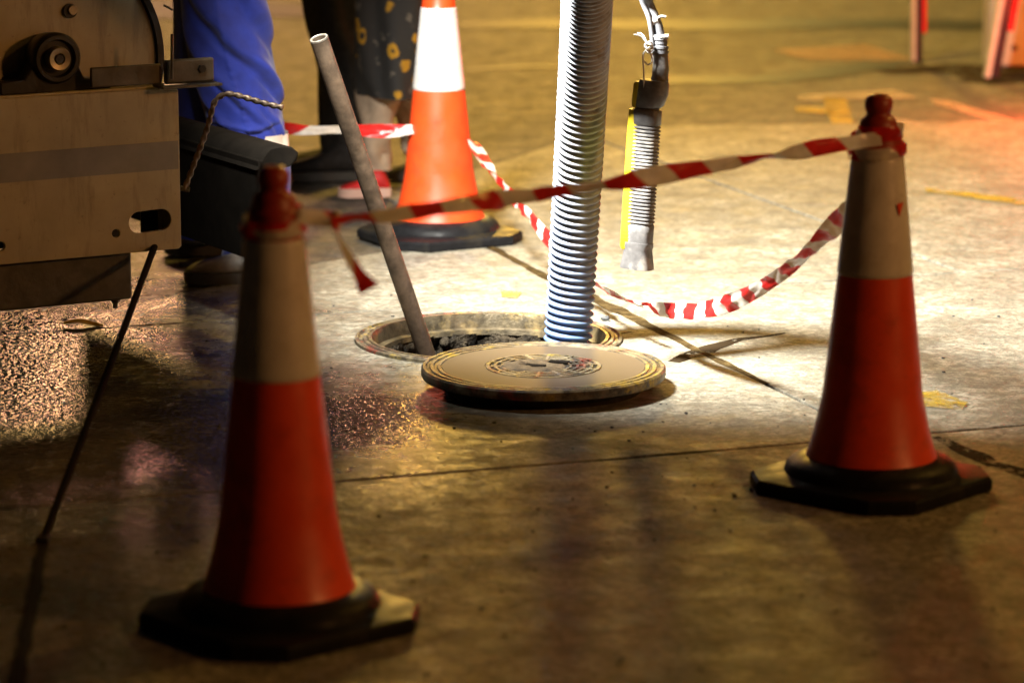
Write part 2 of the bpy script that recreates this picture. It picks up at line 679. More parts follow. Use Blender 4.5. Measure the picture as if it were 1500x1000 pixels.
J = .006
VB, VC = 5.95, 7.605
UD, UE = 2.872, 3.915
e0 = w2uv(-1.6, 7.62)
e1 = w2uv(-.98, 7.95)
e2 = w2uv(-.52, 8.60)
e3 = w2uv(.0, 9.06)
slab([(.2, 3.2), (UD + .9, 3.2), (UD + .9, VB - J), (.2, VB - J)])
slab([(UD + .9 + 2 * J, 3.2), (7, 3.2), (7, VB - J), (UD + .9 + 2 * J, VB - J)])
slab([(.2, VB + J), (UD - .005, VB + J), (UD - .005, VC - J), (.2, VC - J)], [CIRC])
slab([(e1[0] - .3, VC + J), (UD - .005, VC + J), (UD - .005, e3[1]), e2, e1])
slab([(UD + .005, VB + J), (7, VB + J), (7, VC - J), (UD + .005, VC - J)])
slab([(UD + .005, VC + J), (UE - .006, VC + J), (UE - .006, 10.4), (UD + .005, 9.3)])
slab([(UE + .006, VC + J), (7, VC + J), (7, 9.9), (UE + .006, 10.6)])


def strip(name, pts, widths, mat, z, kind='structure', seed=0, jit=.3):
    """flat ragged strip on the ground along points"""
    path, st = resample(spline([Vector((p[0], p[1], 0)) for p in pts], 8), .02)
    m = MB()
    rs = []
    for i, p in enumerate(path):
        t = path[min(i + 1, len(path) - 1)] - path[max(0, i - 1)]
        t.normalize()
        nn = Vector((-t.y, t.x, 0))
        f = i / (len(path) - 1) * (len(widths) - 1)
        k = min(int(f), len(widths) - 2)
        wd = widths[k] + (widths[k + 1] - widths[k]) * (f - k)
        a = wd * (.5 + jit * mnoise.noise(Vector((p.x * 11, p.y * 11, seed))))
        b = wd * (.5 + jit * mnoise.noise(Vector((p.x * 11, p.y * 11, seed + 9))))
        rs.append([p + nn * a + Vector((0, 0, z - .001)), p + nn * (a * .4 - b * .3) + Vector((0, 0, z)), p - nn * b + Vector((0, 0, z - .001))])
    m.rings(rs, closed=False)
    o = m.build(name, M[mat], kind=kind)
    return o


def quad_mark(name, pix, mat, z):
    m = MB()
    p = [G(*q) for q in pix]
    m.plate([(q.x, q.y) for q in p], [], -.001, lambda x, y, d: Vector((x, y, z + d)))
    return m.build(name, M[mat], smooth=False, kind='structure')


g = lambda *a: [tuple(G(*q)[:2]) for q in a]
jd = [(UD + dx, vv) for dx, vv in ((.035, 8.75), (.012, 8.4), (.0, 8.05), (-.002, 7.7), (.004, 7.4), (.002, 7.1), (.0, 6.8), (.002, 6.5))]
strip('joint_dirt', [uv2w(*p) for p in jd], [.05, .022, .026, .040, .044, .030, .022, .016], 'dirt', .0016)
strip('joint_dirt', g((1372, 640), (1430, 668), (1520, 700)), [.02, .05, .06], 'dark_brown', .0016)
strip('brown_streak', g((985, 530), (1010, 522), (1060, 502), (1110, 494), (1150, 488)), [.03, .06, .05, .03, .01], 'dark_brown', .0014)  # narrow dark brown strip with ragged edges
strip('brown_streak', g((890, 492), (925, 486)), [.012, .006], 'dirt', .0014)
ground_marks = [
    ('pink_marking', [(1130, 72), (1270, 64), (1345, 88), (1180, 86)], 'pink_line', -.002),
    ('white_marking', [(1166, 139), (1310, 130), (1345, 143), (1170, 147)], 'white_line', -.002),
    ('yellow_marking', [(1205, 141), (1238, 141), (1250, 180), (1256, 246), (1238, 240), (1222, 190)], 'faint_yellow', -.002),
    ('yellow_marking', [(1165, 155), (1220, 157), (1222, 166), (1166, 162)], 'faint_yellow', -.002),
    ('orange_marking', [(1310, 172), (1400, 185), (1540, 201), (1540, 208), (1400, 191), (1310, 178)], 'white_line', -.002),
    ('pink_marking', [(1360, 143), (1390, 147), (1560, 196), (1560, 207), (1370, 152)], 'white_line', -.002),
    ('yellow_marking', [(1355, 277), (1420, 283), (1560, 303), (1560, 310), (1420, 291), (1357, 283)], 'yellow_line', .0045),
    ('yellow_marking', [(1340, 578), (1372, 574), (1418, 592), (1408, 602), (1345, 596)], 'yellow_line', .0045),
    ('yellow_marking', [(733, 427), (764, 430), (757, 438), (735, 436)], 'faint_yellow', .0045),
]
for nm, px, mt, z in ground_marks:
    quad_mark(nm, px, mt, z)
strip('dark_band', g((600, 38), (820, 34), (1060, 36), (1250, 33), (1560, 38)), [.25, .42, .5, .4, .4], 'dark_strip', -.001, jit=.1)  # wide dark bands across the far ground
strip('dark_band', g((-60, 18), (200, 12), (400, 14), (470, 12)), [.9, .9, .9, .5], 'dark_strip', -.001, jit=.1)
strip('dark_band', g((940, 115), (1150, 112), (1330, 86)), [.3, .24, .16], 'dark_strip', -.0025, jit=.2)
strip('dark_band', g((620, 110), (760, 96), (900, 100)), [.05, .12, .04], 'dark_strip', -.0025, jit=.2)
strip('rod_shadow', g((63, 800), (52, 860), (42, 915), (25, 1010)), [.014, .022, .022, .022], 'dark_strip', .004)  # cast shadow of the prop rod, laid down as a dark strip
strip('grass_verge', g((1290, 104), (1370, 100), (1440, 103), (1520, 118)), [.12, .3, .4, .5], 'dark_brown', -.002, jit=.3)

# ------------------------------------------------------------------ manhole
mh = thing('manhole', 'open round manhole with stepped iron frame and dirty shaft', 'manhole', RING)
n = 96
m = MB()
m.lathe([(.3125, -.03), (.3125, .0055), (.306, .0075), (.302, .003), (.296, .003), (.293, .007), (.286, .007), (.283, .003)], n, RING, False, False)
m.build('outer_ring', M['lid_rim'], mh, RING)
m = MB()
m.lathe([(.283, .003), (.281, .008), (.274, .008), (.271, -.002), (.268, -.026), (.252, -.028), (.25, -.040), (.262, -.040)], n, RING, False, False)
m.build('inner_ring', M['iron'], mh, RING)
rs = []
for i in range(26):
    z = -.036 - i * .022
    rg = []
    for j in range(n):
        a = 2 * PI * j / n
        p = Vector((math.cos(a), math.sin(a), z))
        r = .25 + .035 * sm(0, .1, -z - .05) + .030 * mnoise.noise(Vector((p.x * 6, p.y * 6, z * 22))) + .016 * mnoise.noise(Vector((p.x * 17, p.y * 17, z * 60)))
        rg.append(RING + Vector((r * p.x, r * p.y, z)))
    rs.append(rg)
m = MB()
m.rings(rs, True, False, True)
m.build('shaft_wall', M['rubble'], mh, RING, angle=180)
m = MB()
for i in range(170):
    a = random.uniform(0, 2 * PI)
    z = -.05 - random.random() ** 1.4 * .16
    r = .25 + .03 * sm(0, .1, -z - .05)
    s = random.uniform(.005, .016)
    c = RING + Vector((r * math.cos(a), r * math.sin(a), z))
    rg = []
    for th in (.35, .8, 1.25, 1.75, 2.3, 2.8):
        rg.append([c + Vector((math.sin(th) * math.cos(q), math.sin(th) * math.sin(q), math.cos(th))) * s * random.uniform(.75, 1.2) for q in [k * PI / 3 for k in range(6)]])
    m.rings(rg)
m.build('rubble', M['rubble'], mh, RING, angle=180, kind='stuff')

# lid, lying raised on its own skirt
LZ = .050
LC = G(796, 535, LZ)
LR = .266
LC0 = Vector((LC.x, LC.y, 0))
lid = thing('manhole_cover', 'round iron manhole cover lying on the ground in front of the open hole', 'manhole cover', LC0)
TILT = Matrix.Rotation(R(.6), 3, 'X')
m = MB()
m.lathe([(LR - .012, .026), (LR - .002, .028), (LR, .033), (LR, .046), (LR - .004, .0505), (LR - .010, .0505), (LR - .012, .047), (LR - .018, .047), (LR - .020, .0502), (LR - .027, .0502), (LR - .029, .047),
         (LR - .034, .047), (LR - .036, .0498), (LR - .043, .0498), (LR - .045, .0465)], 128, LC0, False, False)
m.build('rim', M['lid_rim'], lid, LC0)
m = MB()
m.lathe([(LR - .045, .0465), (LR - .046, .0485), (.128, .0487), (.127, .047)], 128, LC0, False, False)
m.build('face_plate', M['lid_face'], lid, LC0)
# hub: stepped rings, mud heap, slots
m = MB()
prof = [(.127, .047)]
for k in range(5):
    r0 = .125 - k * .016
    prof += [(r0, .0500), (r0 - .006, .0505), (r0 - .008, .0475), (r0 - .0145, .0475)]
prof += [(.04, .049), (.001, .049)]
m.lathe([(.127, .0470), (.001, .0470)], 96, LC0, False, True)
m.build('hub', M['iron_dark'], lid, LC0)
for r0, r1 in ((.126, .1165), (.109, .1005), (.093, .0855), (.078, .071), (.063, .057)):
    m = MB()
    m.lathe([(r0, .0468), (r0 - .001, .0500), (r1 + .001, .0502), (r1, .0468)], 96, LC0, False, False)
    m.build('hub_ridge', M['lid_rim'], lid, LC0)
m = MB()
for k in range(14):
    an = 2 * PI * k / 14 + .1
    m.box(LC0 + Vector((math.cos(an) * .092, math.sin(an) * .092, .0488)), (.064, .006, .0036), Matrix.Rotation(an, 3, 'Z'))
m.build('hub_spokes', M['lid_rim'], lid, LC0, smooth=False, kind='stuff')
m = MB()
for r0, r1 in ((LR - .0108, LR - .0192), (LR - .0272, LR - .0358), (LR - .0432, LR - .0455)):
    m.lathe([(r0, .0474), (r1, .0474)], 128, LC0, False, False)
m.build('rim_grooves', M['iron_dark'], lid, LC0)
m = MB()
rs = []
for i in range(15):
    f = i / 14
    rg = []
    for j in range(64):
        a = 2 * PI * j / 64
        rr = .070 * (1 + .30 * mnoise.noise(Vector((math.cos(a) * 2, math.sin(a) * 2, 3)))) * f
        x, y = rr * math.cos(a) * 1.05 - .026, rr * math.sin(a) * .92 - .005
        h = .0505 + .0055 * (1 - f * f) + .007 * mnoise.noise(Vector((x * 50, y * 50, 1))) * (1 - f * .6) - .006 * sm(.85, 1, f)
        for sx, sy, sw, sh in ((-.018, -.006, .032, .026), (.034, .034, .026, .022)):
            q = ((x - sx) * .9 + (y - sy) * -.3) / sw, ((x - sx) * .3 + (y - sy) * .9) / sh
            h -= .015 * (1 - sm(.6, 1.1, math.hypot(*q)))
        rg.append(LC0 + Vector((x, y, max(h, .042))))
    rs.append(rg)
m.rings(rs, True, True, False)
m.build('mud_cake', plain('sandy mud', (.12, .084, .045), .85, 0, .6, 60, .9, .006, (.03, .024, .017), 30), lid, LC0, angle=180)
m = MB()
for sx, sy in ((-.018, -.004), (.034, .036)):
    m.box(LC0 + Vector((sx, sy, .0500)), (.044, .022, .004), Matrix.Rotation(R(-18), 3, 'Z'))
m.build('pick_slot', M['rail_black'], lid, LC0)  # matte black blocks stand in for the shade inside the slots
m = MB()
m.lathe([(.20, .0), (.215, .0), (.225, .028), (.19, .028)], 96, LC0, False, False)
m.lathe([(LR - .012, .0262), (.001, .0262)], 96, LC0, False, True)
m.build('underside_skirt', M['iron_dark'], lid, LC0)

# ------------------------------------------------------------------ traffic cones
def octo(hw, cut):
    return [(hw, -hw + cut), (hw, hw - cut), (hw - cut, hw), (-hw + cut, hw), (-hw, hw - cut), (-hw, -hw + cut), (-hw + cut, -hw), (hw - cut, -hw)]


NEAR, RIGHT, FAR = G(410, 912), G(1275, 713), G(644, 350)
GRP = 'traffic cones round the manhole'
cone = thing('traffic_cone', 'dim red cone nearest the camera with barrier tape knotted under its top', 'traffic cone', NEAR, R(41), GRP)
m = MB()
pl = [[Vector((x * s, y * s, z)) for x, y in octo(.191, .063)] for s, z in ((.985, 0), (1, .004), (1, .021), (.975, .027))]
inner = []
m.rings(pl, True, True, False)
# top of the base climbs from the octagon to the round collar
top = [Vector((x * .975, y * .975, .034)) for x, y in octo(.191, .063)]
seg = 64
def octo_r(a, hw=.191 * .975, cut=.063 * .975):
    c, s = abs(math.cos(a)), abs(math.sin(a))
    return min(hw / max(c, 1e-6), hw / max(s, 1e-6), (2 * hw - cut) / (c + s))
rs = []
for f, z in ((1, .027), (.6, .029), (.25, .031), (0, .034)):
    rs.append([Vector((math.cos(a), math.sin(a), 0)) * (.166 + (octo_r(a) - .166) * f) + Vector((0, 0, z)) for a in [2 * PI * j / seg + .01 for j in range(seg)]])
for r, z in ((.162, .045), (.154, .053), (.142, .059), (.131, .063), (.120, .064)):
    rs.append([Vector((math.cos(a), math.sin(a), 0)) * r + Vector((0, 0, z)) for a in [2 * PI * j / seg + .01 for j in range(seg)]])
m.rings(rs, True, False, True)
m.build('base', M['black_rubber'], cone, angle=30)
m = MB()
m.lathe([(.120, .050), (.1255, .052), (.1265, .058), (.1235, .066), (.1195, .078), (.112, .105), (.105, .135), (.0985, .165), (.0945, .19), (.0935, .197), (.085, .28), (.0775, .35), (.0705, .415), (.0675, .44)], 72, cap0=False, cap1=False)
m.build('lower_body', M['cone_red'], cone, angle=60)
m = MB()
m.lathe([(.0706, .415), (.0722, .417), (.0715, .424), (.0498, .632), (.0488, .637), (.0470, .638)], 72, cap0=False, cap1=False)
m.build('white_sleeve', M['sleeve'], cone, angle=50)
m = MB()
m.lathe([(.0495, .6305), (.0472, .6385), (.0455, .645), (.0425, .672), (.0415, .682), (.0385, .684), (.0365, .690), (.0345, .700), (.0315, .707), (.0265, .711), (.0235, .714), (.0225, .718), (.0245, .722), (.0262, .728), (.0262, .738), (.0235, .746), (.0165, .752), (.010, .7525), (.0095, .747)], 56, cap0=False, cap1=True)
m.build('top_knob', M['cone_red'], cone, angle=40)
far_cone = copy_thing(cone, FAR, R(28), 'bright red cone behind the open manhole with the tape tied around it')
right_cone = copy_thing(cone, RIGHT, R(49), 'orange cone on the right with dark red knob wrapped in tape')
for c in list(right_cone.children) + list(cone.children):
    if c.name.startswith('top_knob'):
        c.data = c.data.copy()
        c.data.materials[0] = M['cone_dark']  # darker red than the rest of the cone
        c['label'] = 'dark red top knob'
# torn red tab on the right cone's sleeve (a part of that cone only)
def cone_r(z):
    return .0722 + (.0490 - .0722) * (z - .417) / .22
m = MB()
tri = []
rotz = R(49)
for a, z in ((-58, .553), (-42, .556), (-54, .531)):
    an = R(a)
    tri.append(Vector((math.cos(an) * (cone_r(z) + .0025), math.sin(an) * (cone_r(z) + .0025), z)))
iv = Matrix.Rotation(-rotz, 3, 'Z')
tri = [iv @ p for p in tri]
out = [p + Vector((p.x, p.y, 0)).normalized() * .0015 for p in tri]
m.rings([tri, out])
m.build('torn_tab', M['cone_red'], right_cone, smooth=False)

# ------------------------------------------------------------------ barrier tape
def ribbon(name, pts, width, twist, mat='tape', parent=None, period=.165, off=0, crinkle=.004, origin=(0, 0, 0), curl=.25, step=.008, closed_normal=None):
    path, st = resample(spline(pts, 14), step)
    m = MB()
    NA = 6
    rs, uv = [], []
    for i, p in enumerate(path):
        t = (path[min(i + 1, len(path) - 1)] - path[max(0, i - 1)]).normalized()
        if closed_normal is None:
            side = Vector((0, 0, 1)) - t * t.z
            side.normalize()
        else:
            side = closed_normal(p, t)
        nrm = t.cross(side)
        f = i / (len(path) - 1)
        ang, wd = twist(f)
        sd = side * math.cos(ang) + nrm * math.sin(ang)
        nn = t.cross(sd)
        row = []
        for k in range(NA + 1):
            s = k / NA - .5
            d = curl * wd * (.25 - s * s) * 1.2 + crinkle * mnoise.noise(Vector((i * st * 22, s * 3.0, off * 13 + 2)))
            row.append(p + sd * s * wd + nn * d)
            uv.append((i * st / period + off, s * wd / .05 + .5))
        rs.append(row)
    m.rings(rs, closed=False)
    ob = m.build(name, M[mat], parent, origin, angle=180, uv=uv)
    return ob


def cone_wrap(base, z0, z1, a0, a1, gap, rad_f):
    pts = []
    nn = 26
    for i in range(nn + 1):
        f = i / nn
        a = R(a0 + (a1 - a0) * f)
        z = z0 + (z1 - z0) * f + .006 * math.sin(a * 1.0 + 1)
        r = rad_f(z) + gap
        pts.append(base + Vector((math.cos(a) * r, math.sin(a) * r, z)))
    return pts


def knob_r(z):
    return .0490 + (.0425 - .0490) * (z - .637) / .04 if z > .637 else cone_r(z)


# front tape: near cone -> right cone
TB = Vector(NEAR)
front = thing('barrier_tape', 'red and white tape stretched in front of the hose between nearest and right cones', 'barrier tape', TB, 0, 'barrier tapes strung between the cones')
K = P(492, 322, 5.22)
ribbon('strand', [P(486, 328, 5.2), P(520, 319, 5.24), P(590, 313, 5.3), P(660, 302, 5.4), P(760, 289, 5.55), P(880, 271, 5.68), P(1000, 251, 5.81), P(1140, 227, 5.96), P(1235, 211, 6.05), P(1290, 203, 6.08)],
       .0, lambda f: (.25 + .55 * math.sin(f * 17 + .4) + .25 * math.sin(f * 41), .031 + .005 * math.sin(f * 24)), parent=front, off=.30, origin=TB)
ribbon('loose_end', [P(490, 318, 5.2), P(496, 345, 5.19), P(512, 378, 5.18), P(530, 408, 5.17), P(541, 424, 5.17)], 0, lambda f: (.9 - .6 * f, .024 + .012 * f), parent=front, off=.62, origin=TB, period=.12)
m = MB()
rs = []
for i in range(8):
    th = PI * (i + .3) / 7.6
    rs.append([K + Vector((.010 * math.sin(th) * math.cos(q), .011 * math.sin(th) * math.sin(q), .015 * math.cos(th))) * (1 + .35 * mnoise.noise(Vector((i * .9, q * 1.4, 0)))) for q in [k * PI / 6 for k in range(12)]])
m.rings(rs)
m.build('knot', plain('tape knot', (.72, .58, .38), .35, 0, .3, 60, .4, .003), front, TB, angle=180)
rad_n = lambda p, t: Vector((0, 0, 1)) - t * t.z
ribbon('wrap', cone_wrap(NEAR, .655, .672, -20, -385, .004, knob_r) + [K], 0, lambda f: (0, .026), parent=front, off=.1, origin=TB)
ribbon('wrap', cone_wrap(NEAR, .662, .650, 10, 350, .0065, knob_r), 0, lambda f: (.15, .016), parent=front, off=.55, origin=TB)
ribbon('wrap', cone_wrap(RIGHT, .690, .664, -150, 215, .004, knob_r), 0, lambda f: (.1, .028), parent=front, off=.25, origin=TB)
ribbon('wrap', cone_wrap(RIGHT, .650, .648, -160, 190, .0055, knob_r), 0, lambda f: (-.12, .022), parent=front, off=.75, origin=TB)

SB = G(930, 560)
FT = FAR
sagp = [P(690, 203, 8.95), P(716, 245, 8.75), P(745, 283, 8.55), P(772, 312, 8.35), P(800, 346, 8.18), P(838, 386, 8.0), P(872, 414, 7.8), P(905, 433, 7.62), P(945, 449, 7.45), P(1010, 456, 7.2),
        P(1070, 443, 6.98), P(1120, 418, 6.8), P(1170, 381, 6.62), P(1215, 338, 6.45), P(1252, 296, 6.27)]
sag = ribbon('barrier_tape', sagp, 0, lambda f: (.35 + .75 * math.sin(f * 15 + 1.0) + .3 * math.sin(f * 37), .036 + .007 * math.sin(f * 21)), off=.5, crinkle=.008, step=.007, period=.115)
tag(sag, 'red and white tape sagging low behind the hose from far cone to right cone', 'barrier tape', 'barrier tapes strung between the cones')
back = ribbon('barrier_tape', [P(606, 190, 8.95), P(560, 192, 8.95), P(500, 190, 8.96), P(452, 191, 8.97), P(400, 186, 9.0), P(330, 177, 9.05), P(262, 164, 9.1), P(190, 150, 9.2)], 0,
              lambda f: (.25 + .5 * math.sin(f * 12 + 2), .030 + .008 * math.sin(f * 17)), off=.15, period=.26)
tag(back, 'red and white tape running left from the far cone behind the blue trousers', 'barrier tape', 'barrier tapes strung between the cones')

# ------------------------------------------------------------------ suction hose
hp = [P(829, 640, 7.55), P(831, 520, 7.55), P(838, 400, 7.54), P(846, 260, 7.48), P(854, 120, 7.36), P(860, 0, 7.17), P(862, -110, 6.9), Vector((.16, 6.55, 1.25)), Vector((.08, 6.3, 1.65)), Vector((-.25, 6.25, 2.0)), Vector((-.8, 6.5, 2.15)), Vector((-1.6, 7.1, 2.0))]
path, st = resample(spline(hp, 30), .00225)
PITCHH = .0180
NS = 44
rs = []
prev = None
for i, p in enumerate(path):
    t = (path[min(i + 1, len(path) - 1)] - path[max(0, i - 1)]).normalized()
    x = Vector((1, 0, 0)) if prev is None else prev
    x = (x - t * x.dot(t)).normalized()
    prev = x
    y = t.cross(x)
    rg = []
    for j in range(NS):
        a = 2 * PI * j / NS
        ph = (i * st / PITCHH + a / (2 * PI)) % 1.0
        q = abs(math.sin(PI * ph))
        r = .0568 - .0130 * (1 - q ** .9)
        r += .0007 * mnoise.noise(Vector((p.x * 30 + math.cos(a) * 2, math.sin(a) * 2, p.z * 45)))
        rg.append(p + (x * math.cos(a) + y * math.sin(a)) * r)
    rs.append(rg)
m = MB()
m.rings(rs)
hose = m.build('suction_hose', M['hose'], angle=180)
tag(hose, 'thick blue grey ribbed suction hose hanging down into the open manhole', 'hose')

# ------------------------------------------------------------------ steel pipe leaning in the hole
pt0, pt1 = P(467, 56, 7.42), P(632, 540, 7.66)
pipe = thing('steel_pipe', 'rusty hollow steel pipe leaning out of the open manhole', 'pipe', Vector((pt1.x, pt1.y, 0)))
ax = (pt1 - pt0).normalized()
pt2 = pt1 + ax * .12
m = MB()
Mx = ax.to_track_quat('Z', 'X').to_matrix()
L = (pt2 - pt0).length
m.lathe([(.0165, .10), (.0165, .0005), (.0175, 0), (.0200, 0), (.0210, .001), (.0210, L * .3), (.0207, L * .6), (.0210, L)], 32, pt0, True, True, Mx)
m.build('pipe_wall', M['steel_pipe'], pipe, pipe.location)
m = MB()
m.lathe([(.0163, .002), (.0168, -.0006), (.0185, -.0014), (.0206, -.0006), (.0212, .003)], 32, pt0, False, False, Mx)
m.build('cut_end', M['bright_steel'], pipe, pipe.location)

# ------------------------------------------------------------------ control pendant
YP = 7.30
pa, pb = P(948, 160, YP), P(935, 362, YP)
pend = thing('control_pendant', 'grey ribbed control pendant with yellow back hanging beside the hose', 'control pendant', Vector((pb.x, pb.y, pb.z - .05)))
po = Vector(pend.location)
az = (pa - pb).normalized()
yaw = R(-28)
bx = Vector((math.cos(yaw), math.sin(yaw), 0))
bx = (bx - az * bx.dot(az)).normalized()
by = az.cross(bx)
LP = (pa - pb).length


def sect(z, wx, wy, ox=0, oy=0, nn=28, e=3.2):
    out = []
    for j in range(nn):
        a = 2 * PI * j / nn
        c, s = math.cos(a), math.sin(a)
        k = (abs(c) ** e + abs(s) ** e) ** (-1 / e)
        out.append(pb + az * z + bx * (ox + wx * c * k) + by * (oy + wy * s * k))
    return out


m = MB()
rs = [sect(0, .031, .022), sect(.035, .0315, .023), sect(.05, .0318, .0235)]
NR = 27
z0, z1 = .055, LP - .035
for k in range(NR):
    z = z0 + (z1 - z0) * k / NR
    dz = (z1 - z0) / NR
    rs += [sect(z, .0285, .0205), sect(z + dz * .25, .0322, .0240), sect(z + dz * .6, .0322, .0240), sect(z + dz * .85, .0285, .0205)]
rs += [sect(z1 + .002, .0322, .0240), sect(LP - .004, .0325, .0245), sect(LP, .031, .023)]
m.rings(rs)
m.build('grip', M['pendant_grey'], pend, po, angle=50)
m = MB()
m.rings([sect(-.006, .016, .018, -.0225), sect(.0, .0185, .0215, -.022), sect(.05, .0185, .022, -.022), sect(LP - .03, .0185, .022, -.022), sect(LP - .002, .0175, .0215, -.0215)])
m.build('yellow_shell', M['pendant_yellow'], pend, po, angle=50)
m = MB()
for k in range(34):
    z = .02 + k * (LP - .04) / 34
    m.box(pb + az * z + bx * -.022 + by * -.0218, (.016, .0008, .0012), Matrix((bx, by, az)).transposed())
m.build('scale_marks', plain('faint marks', (.66, .48, .02), .5), pend, po, smooth=False)
m = MB()
m.rings([sect(.012, .0325, .0245), sect(.002, .0328, .0248), sect(-.004, .0305, .0235), sect(-.040, .0365, .027), sect(-.048, .0372, .0275), sect(-.047, .033, .024), sect(-.03, .028, .02)])
m.build('end_cap', M['pendant_grey'], pend, po, angle=40)
m = MB()
m.rings([sect(LP - .001, .027, .020), sect(LP + .005, .027, .020)])
c_ = lambda z, wx, wy, ox: sect(LP + z, wx, wy, ox, 0, 28, 2.6)
m.rings([c_(.004, .029, .022, .0), c_(.010, .034, .025, .003), c_(.035, .036, .026, .010), c_(.058, .034, .025, .0125), c_(.066, .032, .023, .0125)])
m.build('head', M['pendant_grey'], pend, po, angle=45)
m = MB()
m.rings([c_(.003, .010, .020, -.0225), c_(.012, .012, .0225, -.022), c_(.055, .010, .021, -.022), c_(.060, .008, .018, -.020)])
m.build('head_yellow_edge', M['pendant_yellow'], pend, po, angle=45)
# neck, strain relief, cable
nk = [P(965, 128, YP), P(967, 112, YP), P(968, 96, YP), P(967, 78, YP)]
m = MB()
m.tube(spline(nk, 6), [.0195] * 6 + [.0185] * 6 + [.0175] * 7, 20)
m.build('neck', M['pendant_grey'], pend, po)
m = MB()
for y, r in ((76, .0205), (72, .0185), (69, .020), (62, .0175), (56, .019), (52, .020)):
    m.tube([P(966.5, y + 1.8, YP), P(966.5, y - 1.8, YP)], r, 20)
m.tube([P(966.5, 77, YP), P(966.5, 50, YP)], .0165, 20)
m.build('strain_relief', M['cable'], pend, po, angle=40)
m = MB()
cp = [P(966, 56, YP), P(963, 40, YP), P(957, 24, YP), P(950, 8, YP), P(944, -12, YP - .02), P(938, -60, YP - .05), Vector((.22, 7.1, 1.5)), Vector((.0, 7.1, 2.2))]
m.tube(spline(cp, 8), .0125, 16)
m.build('cable', M['cable'], pend, po)
m = MB()
cp = [P(956, 66, YP - .01), P(954, 45, YP - .012), P(950, 25, YP - .014), P(942, 6, YP - .012), P(936, -14, YP - .02), P(930, -60, YP - .05)]
m.tube(spline(cp, 8), .0055, 10)
m.build('thin_cable', M['cable'], pend, po)
m = MB()
m.tube([P(951, 31.5, YP), P(962, 27, YP)], .0150, 18)
m.tube([P(962, 27, YP - .012), P(969, 24, YP - .012), P(975, 25, YP - .01)], .0032, 8)
m.build('cable_tie', M['tie'], pend, po, angle=40)
m = MB()
m.tube([P(958, 52, YP), P(974, 50.5, YP)], .0035, 8)
m.tube([P(966.5, 53.5, YP), P(966.5, 51.5, YP)], .0205, 20)
m.tube([P(972, 54, YP - .018), P(979, 53, YP - .018)], .004, 8)
m.build('cable_tie', M['tie'], pend, po, angle=40)
m = MB()
m.tube(spline([P(943.5, 130, YP - .02), P(943, 105, YP - .02), P(942, 82, YP - .02), P(947, 74, YP - .02), P(953, 79, YP - .02), P(955, 90, YP - .02), P(949, 95, YP - .02), P(944, 90, YP - .02)], 8), .0020, 8)
m.build('wire_loop', M['tie'], pend, po)
m = MB()
kx = [P(944, 66, YP - .024), P(951, 62, YP - .028), P(955, 67, YP - .02), P(948, 71, YP - .03), P(945, 66, YP - .02), P(952, 65, YP - .03), P(956, 71, YP - .024), P(950, 77, YP - .026), P(947, 72, YP - .02)]
m.tube(spline(kx, 8), .0028, 8)
m.tube(spline([P(949, 66, YP - .026), P(942, 57, YP - .026), P(935, 52, YP - .03), P(928, 51, YP - .03)], 6), .0018, 8)
m.tube(spline([P(948, 64, YP - .026), P(944, 55, YP - .024), P(939, 49.5, YP - .02), P(934, 49, YP - .02)], 6), .0018, 8)
m.build('string_knot', M['tie'], pend, po)

# ------------------------------------------------------------------ suction truck rear, left edge
O = P(266, 364, 7.32)
u = Vector((.87, .493, 0)).normalized()
v = Vector((-.493, .87, 0)).normalized()
zz = Vector((0, 0, 1))
tr = thing('suction_truck', 'rear corner of a dirty cream suction truck at the left edge', 'truck', (O.x, O.y, 0))
to = Vector(tr.location)


def T(a, b, h):                  # truck frame: a along the tail panel, b forwards, h above its lower edge
    return O + u * a + v * b + zz * h


def tbox(a0, a1, b0, b1, h0, h1):
    mm = MB()
    mm.box(T((a0 + a1) / 2, (b0 + b1) / 2, (h0 + h1) / 2), (a1 - a0, b1 - b0, h1 - h0), Matrix((u, v, zz)).transposed())
    return mm


def tpix(px, py, b=0.0):         # truck coordinates (a, h) of a photo pixel on the plane b
    d = ray(px, py)
    o0 = Vector((0, 0, CAM_H))
    n_ = v
    t = (T(0, b, 0) - o0).dot(n_) / d.dot(n_)
    q = o0 + d * t - T(0, b, 0)
    return q.dot(u), q.z


def circ(c, r, n=24):
    return [(c[0] + r * math.cos(2 * PI * i / n), c[1] + r * math.sin(2 * PI * i / n)) for i in range(n)]


PH = tpix(266, 128)[1]
sa, sb = tpix(204, 326), tpix(236, 322)
sr = .024
slot = [(sb[0] + sr * math.cos(R(a)), sb[1] + sr * math.sin(R(a))) for a in range(-90, 91, 12)] + [(sa[0] + sr * math.cos(R(a)), sa[1] + sr * math.sin(R(a))) for a in range(90, 271, 12)]
h1 = circ(tpix(170, 342), .0095, 14)
h2 = circ(tpix(1, 361), .0105, 14)
m = MB()
m.plate([(-1.5, 0), (-.006, 0), (0, .006), (0, PH - .006), (-.006, PH), (-1.5, PH)], [slot, h1, h2], .012, lambda x, y, d: T(x, d, y))
m.build('tail_panel', M['cream'], tr, to, smooth=False, bevel=.002)
tbox(-1.5, -.002, .013, .09, PH - .006, PH + .004).build('panel_top_flange', M['cream'], tr, to, bevel=.002)
tbox(-.014, -.002, .013, .10, .004, PH - .008).build('panel_side_flange', M['cream'], tr, to, bevel=.002)
s0, s1 = tpix(260, 250)[1], tpix(260, 206)[1]
m = MB()
m.plate([(-1.49, s0), (-.004, s0 + .004), (-.004, s1), (-1.49, s1 - .004)], [], -.0015, lambda x, y, d: T(x, d, y))
m.build('stripe', M['stripe'], tr, to, smooth=False)
b0 = tpix(193, 378, .03)
tbox(-1.5, b0[0], .03, .16, -.110, -.003).build('underrun_beam', M['truck_grey'], tr, to, bevel=.006)
m = MB()
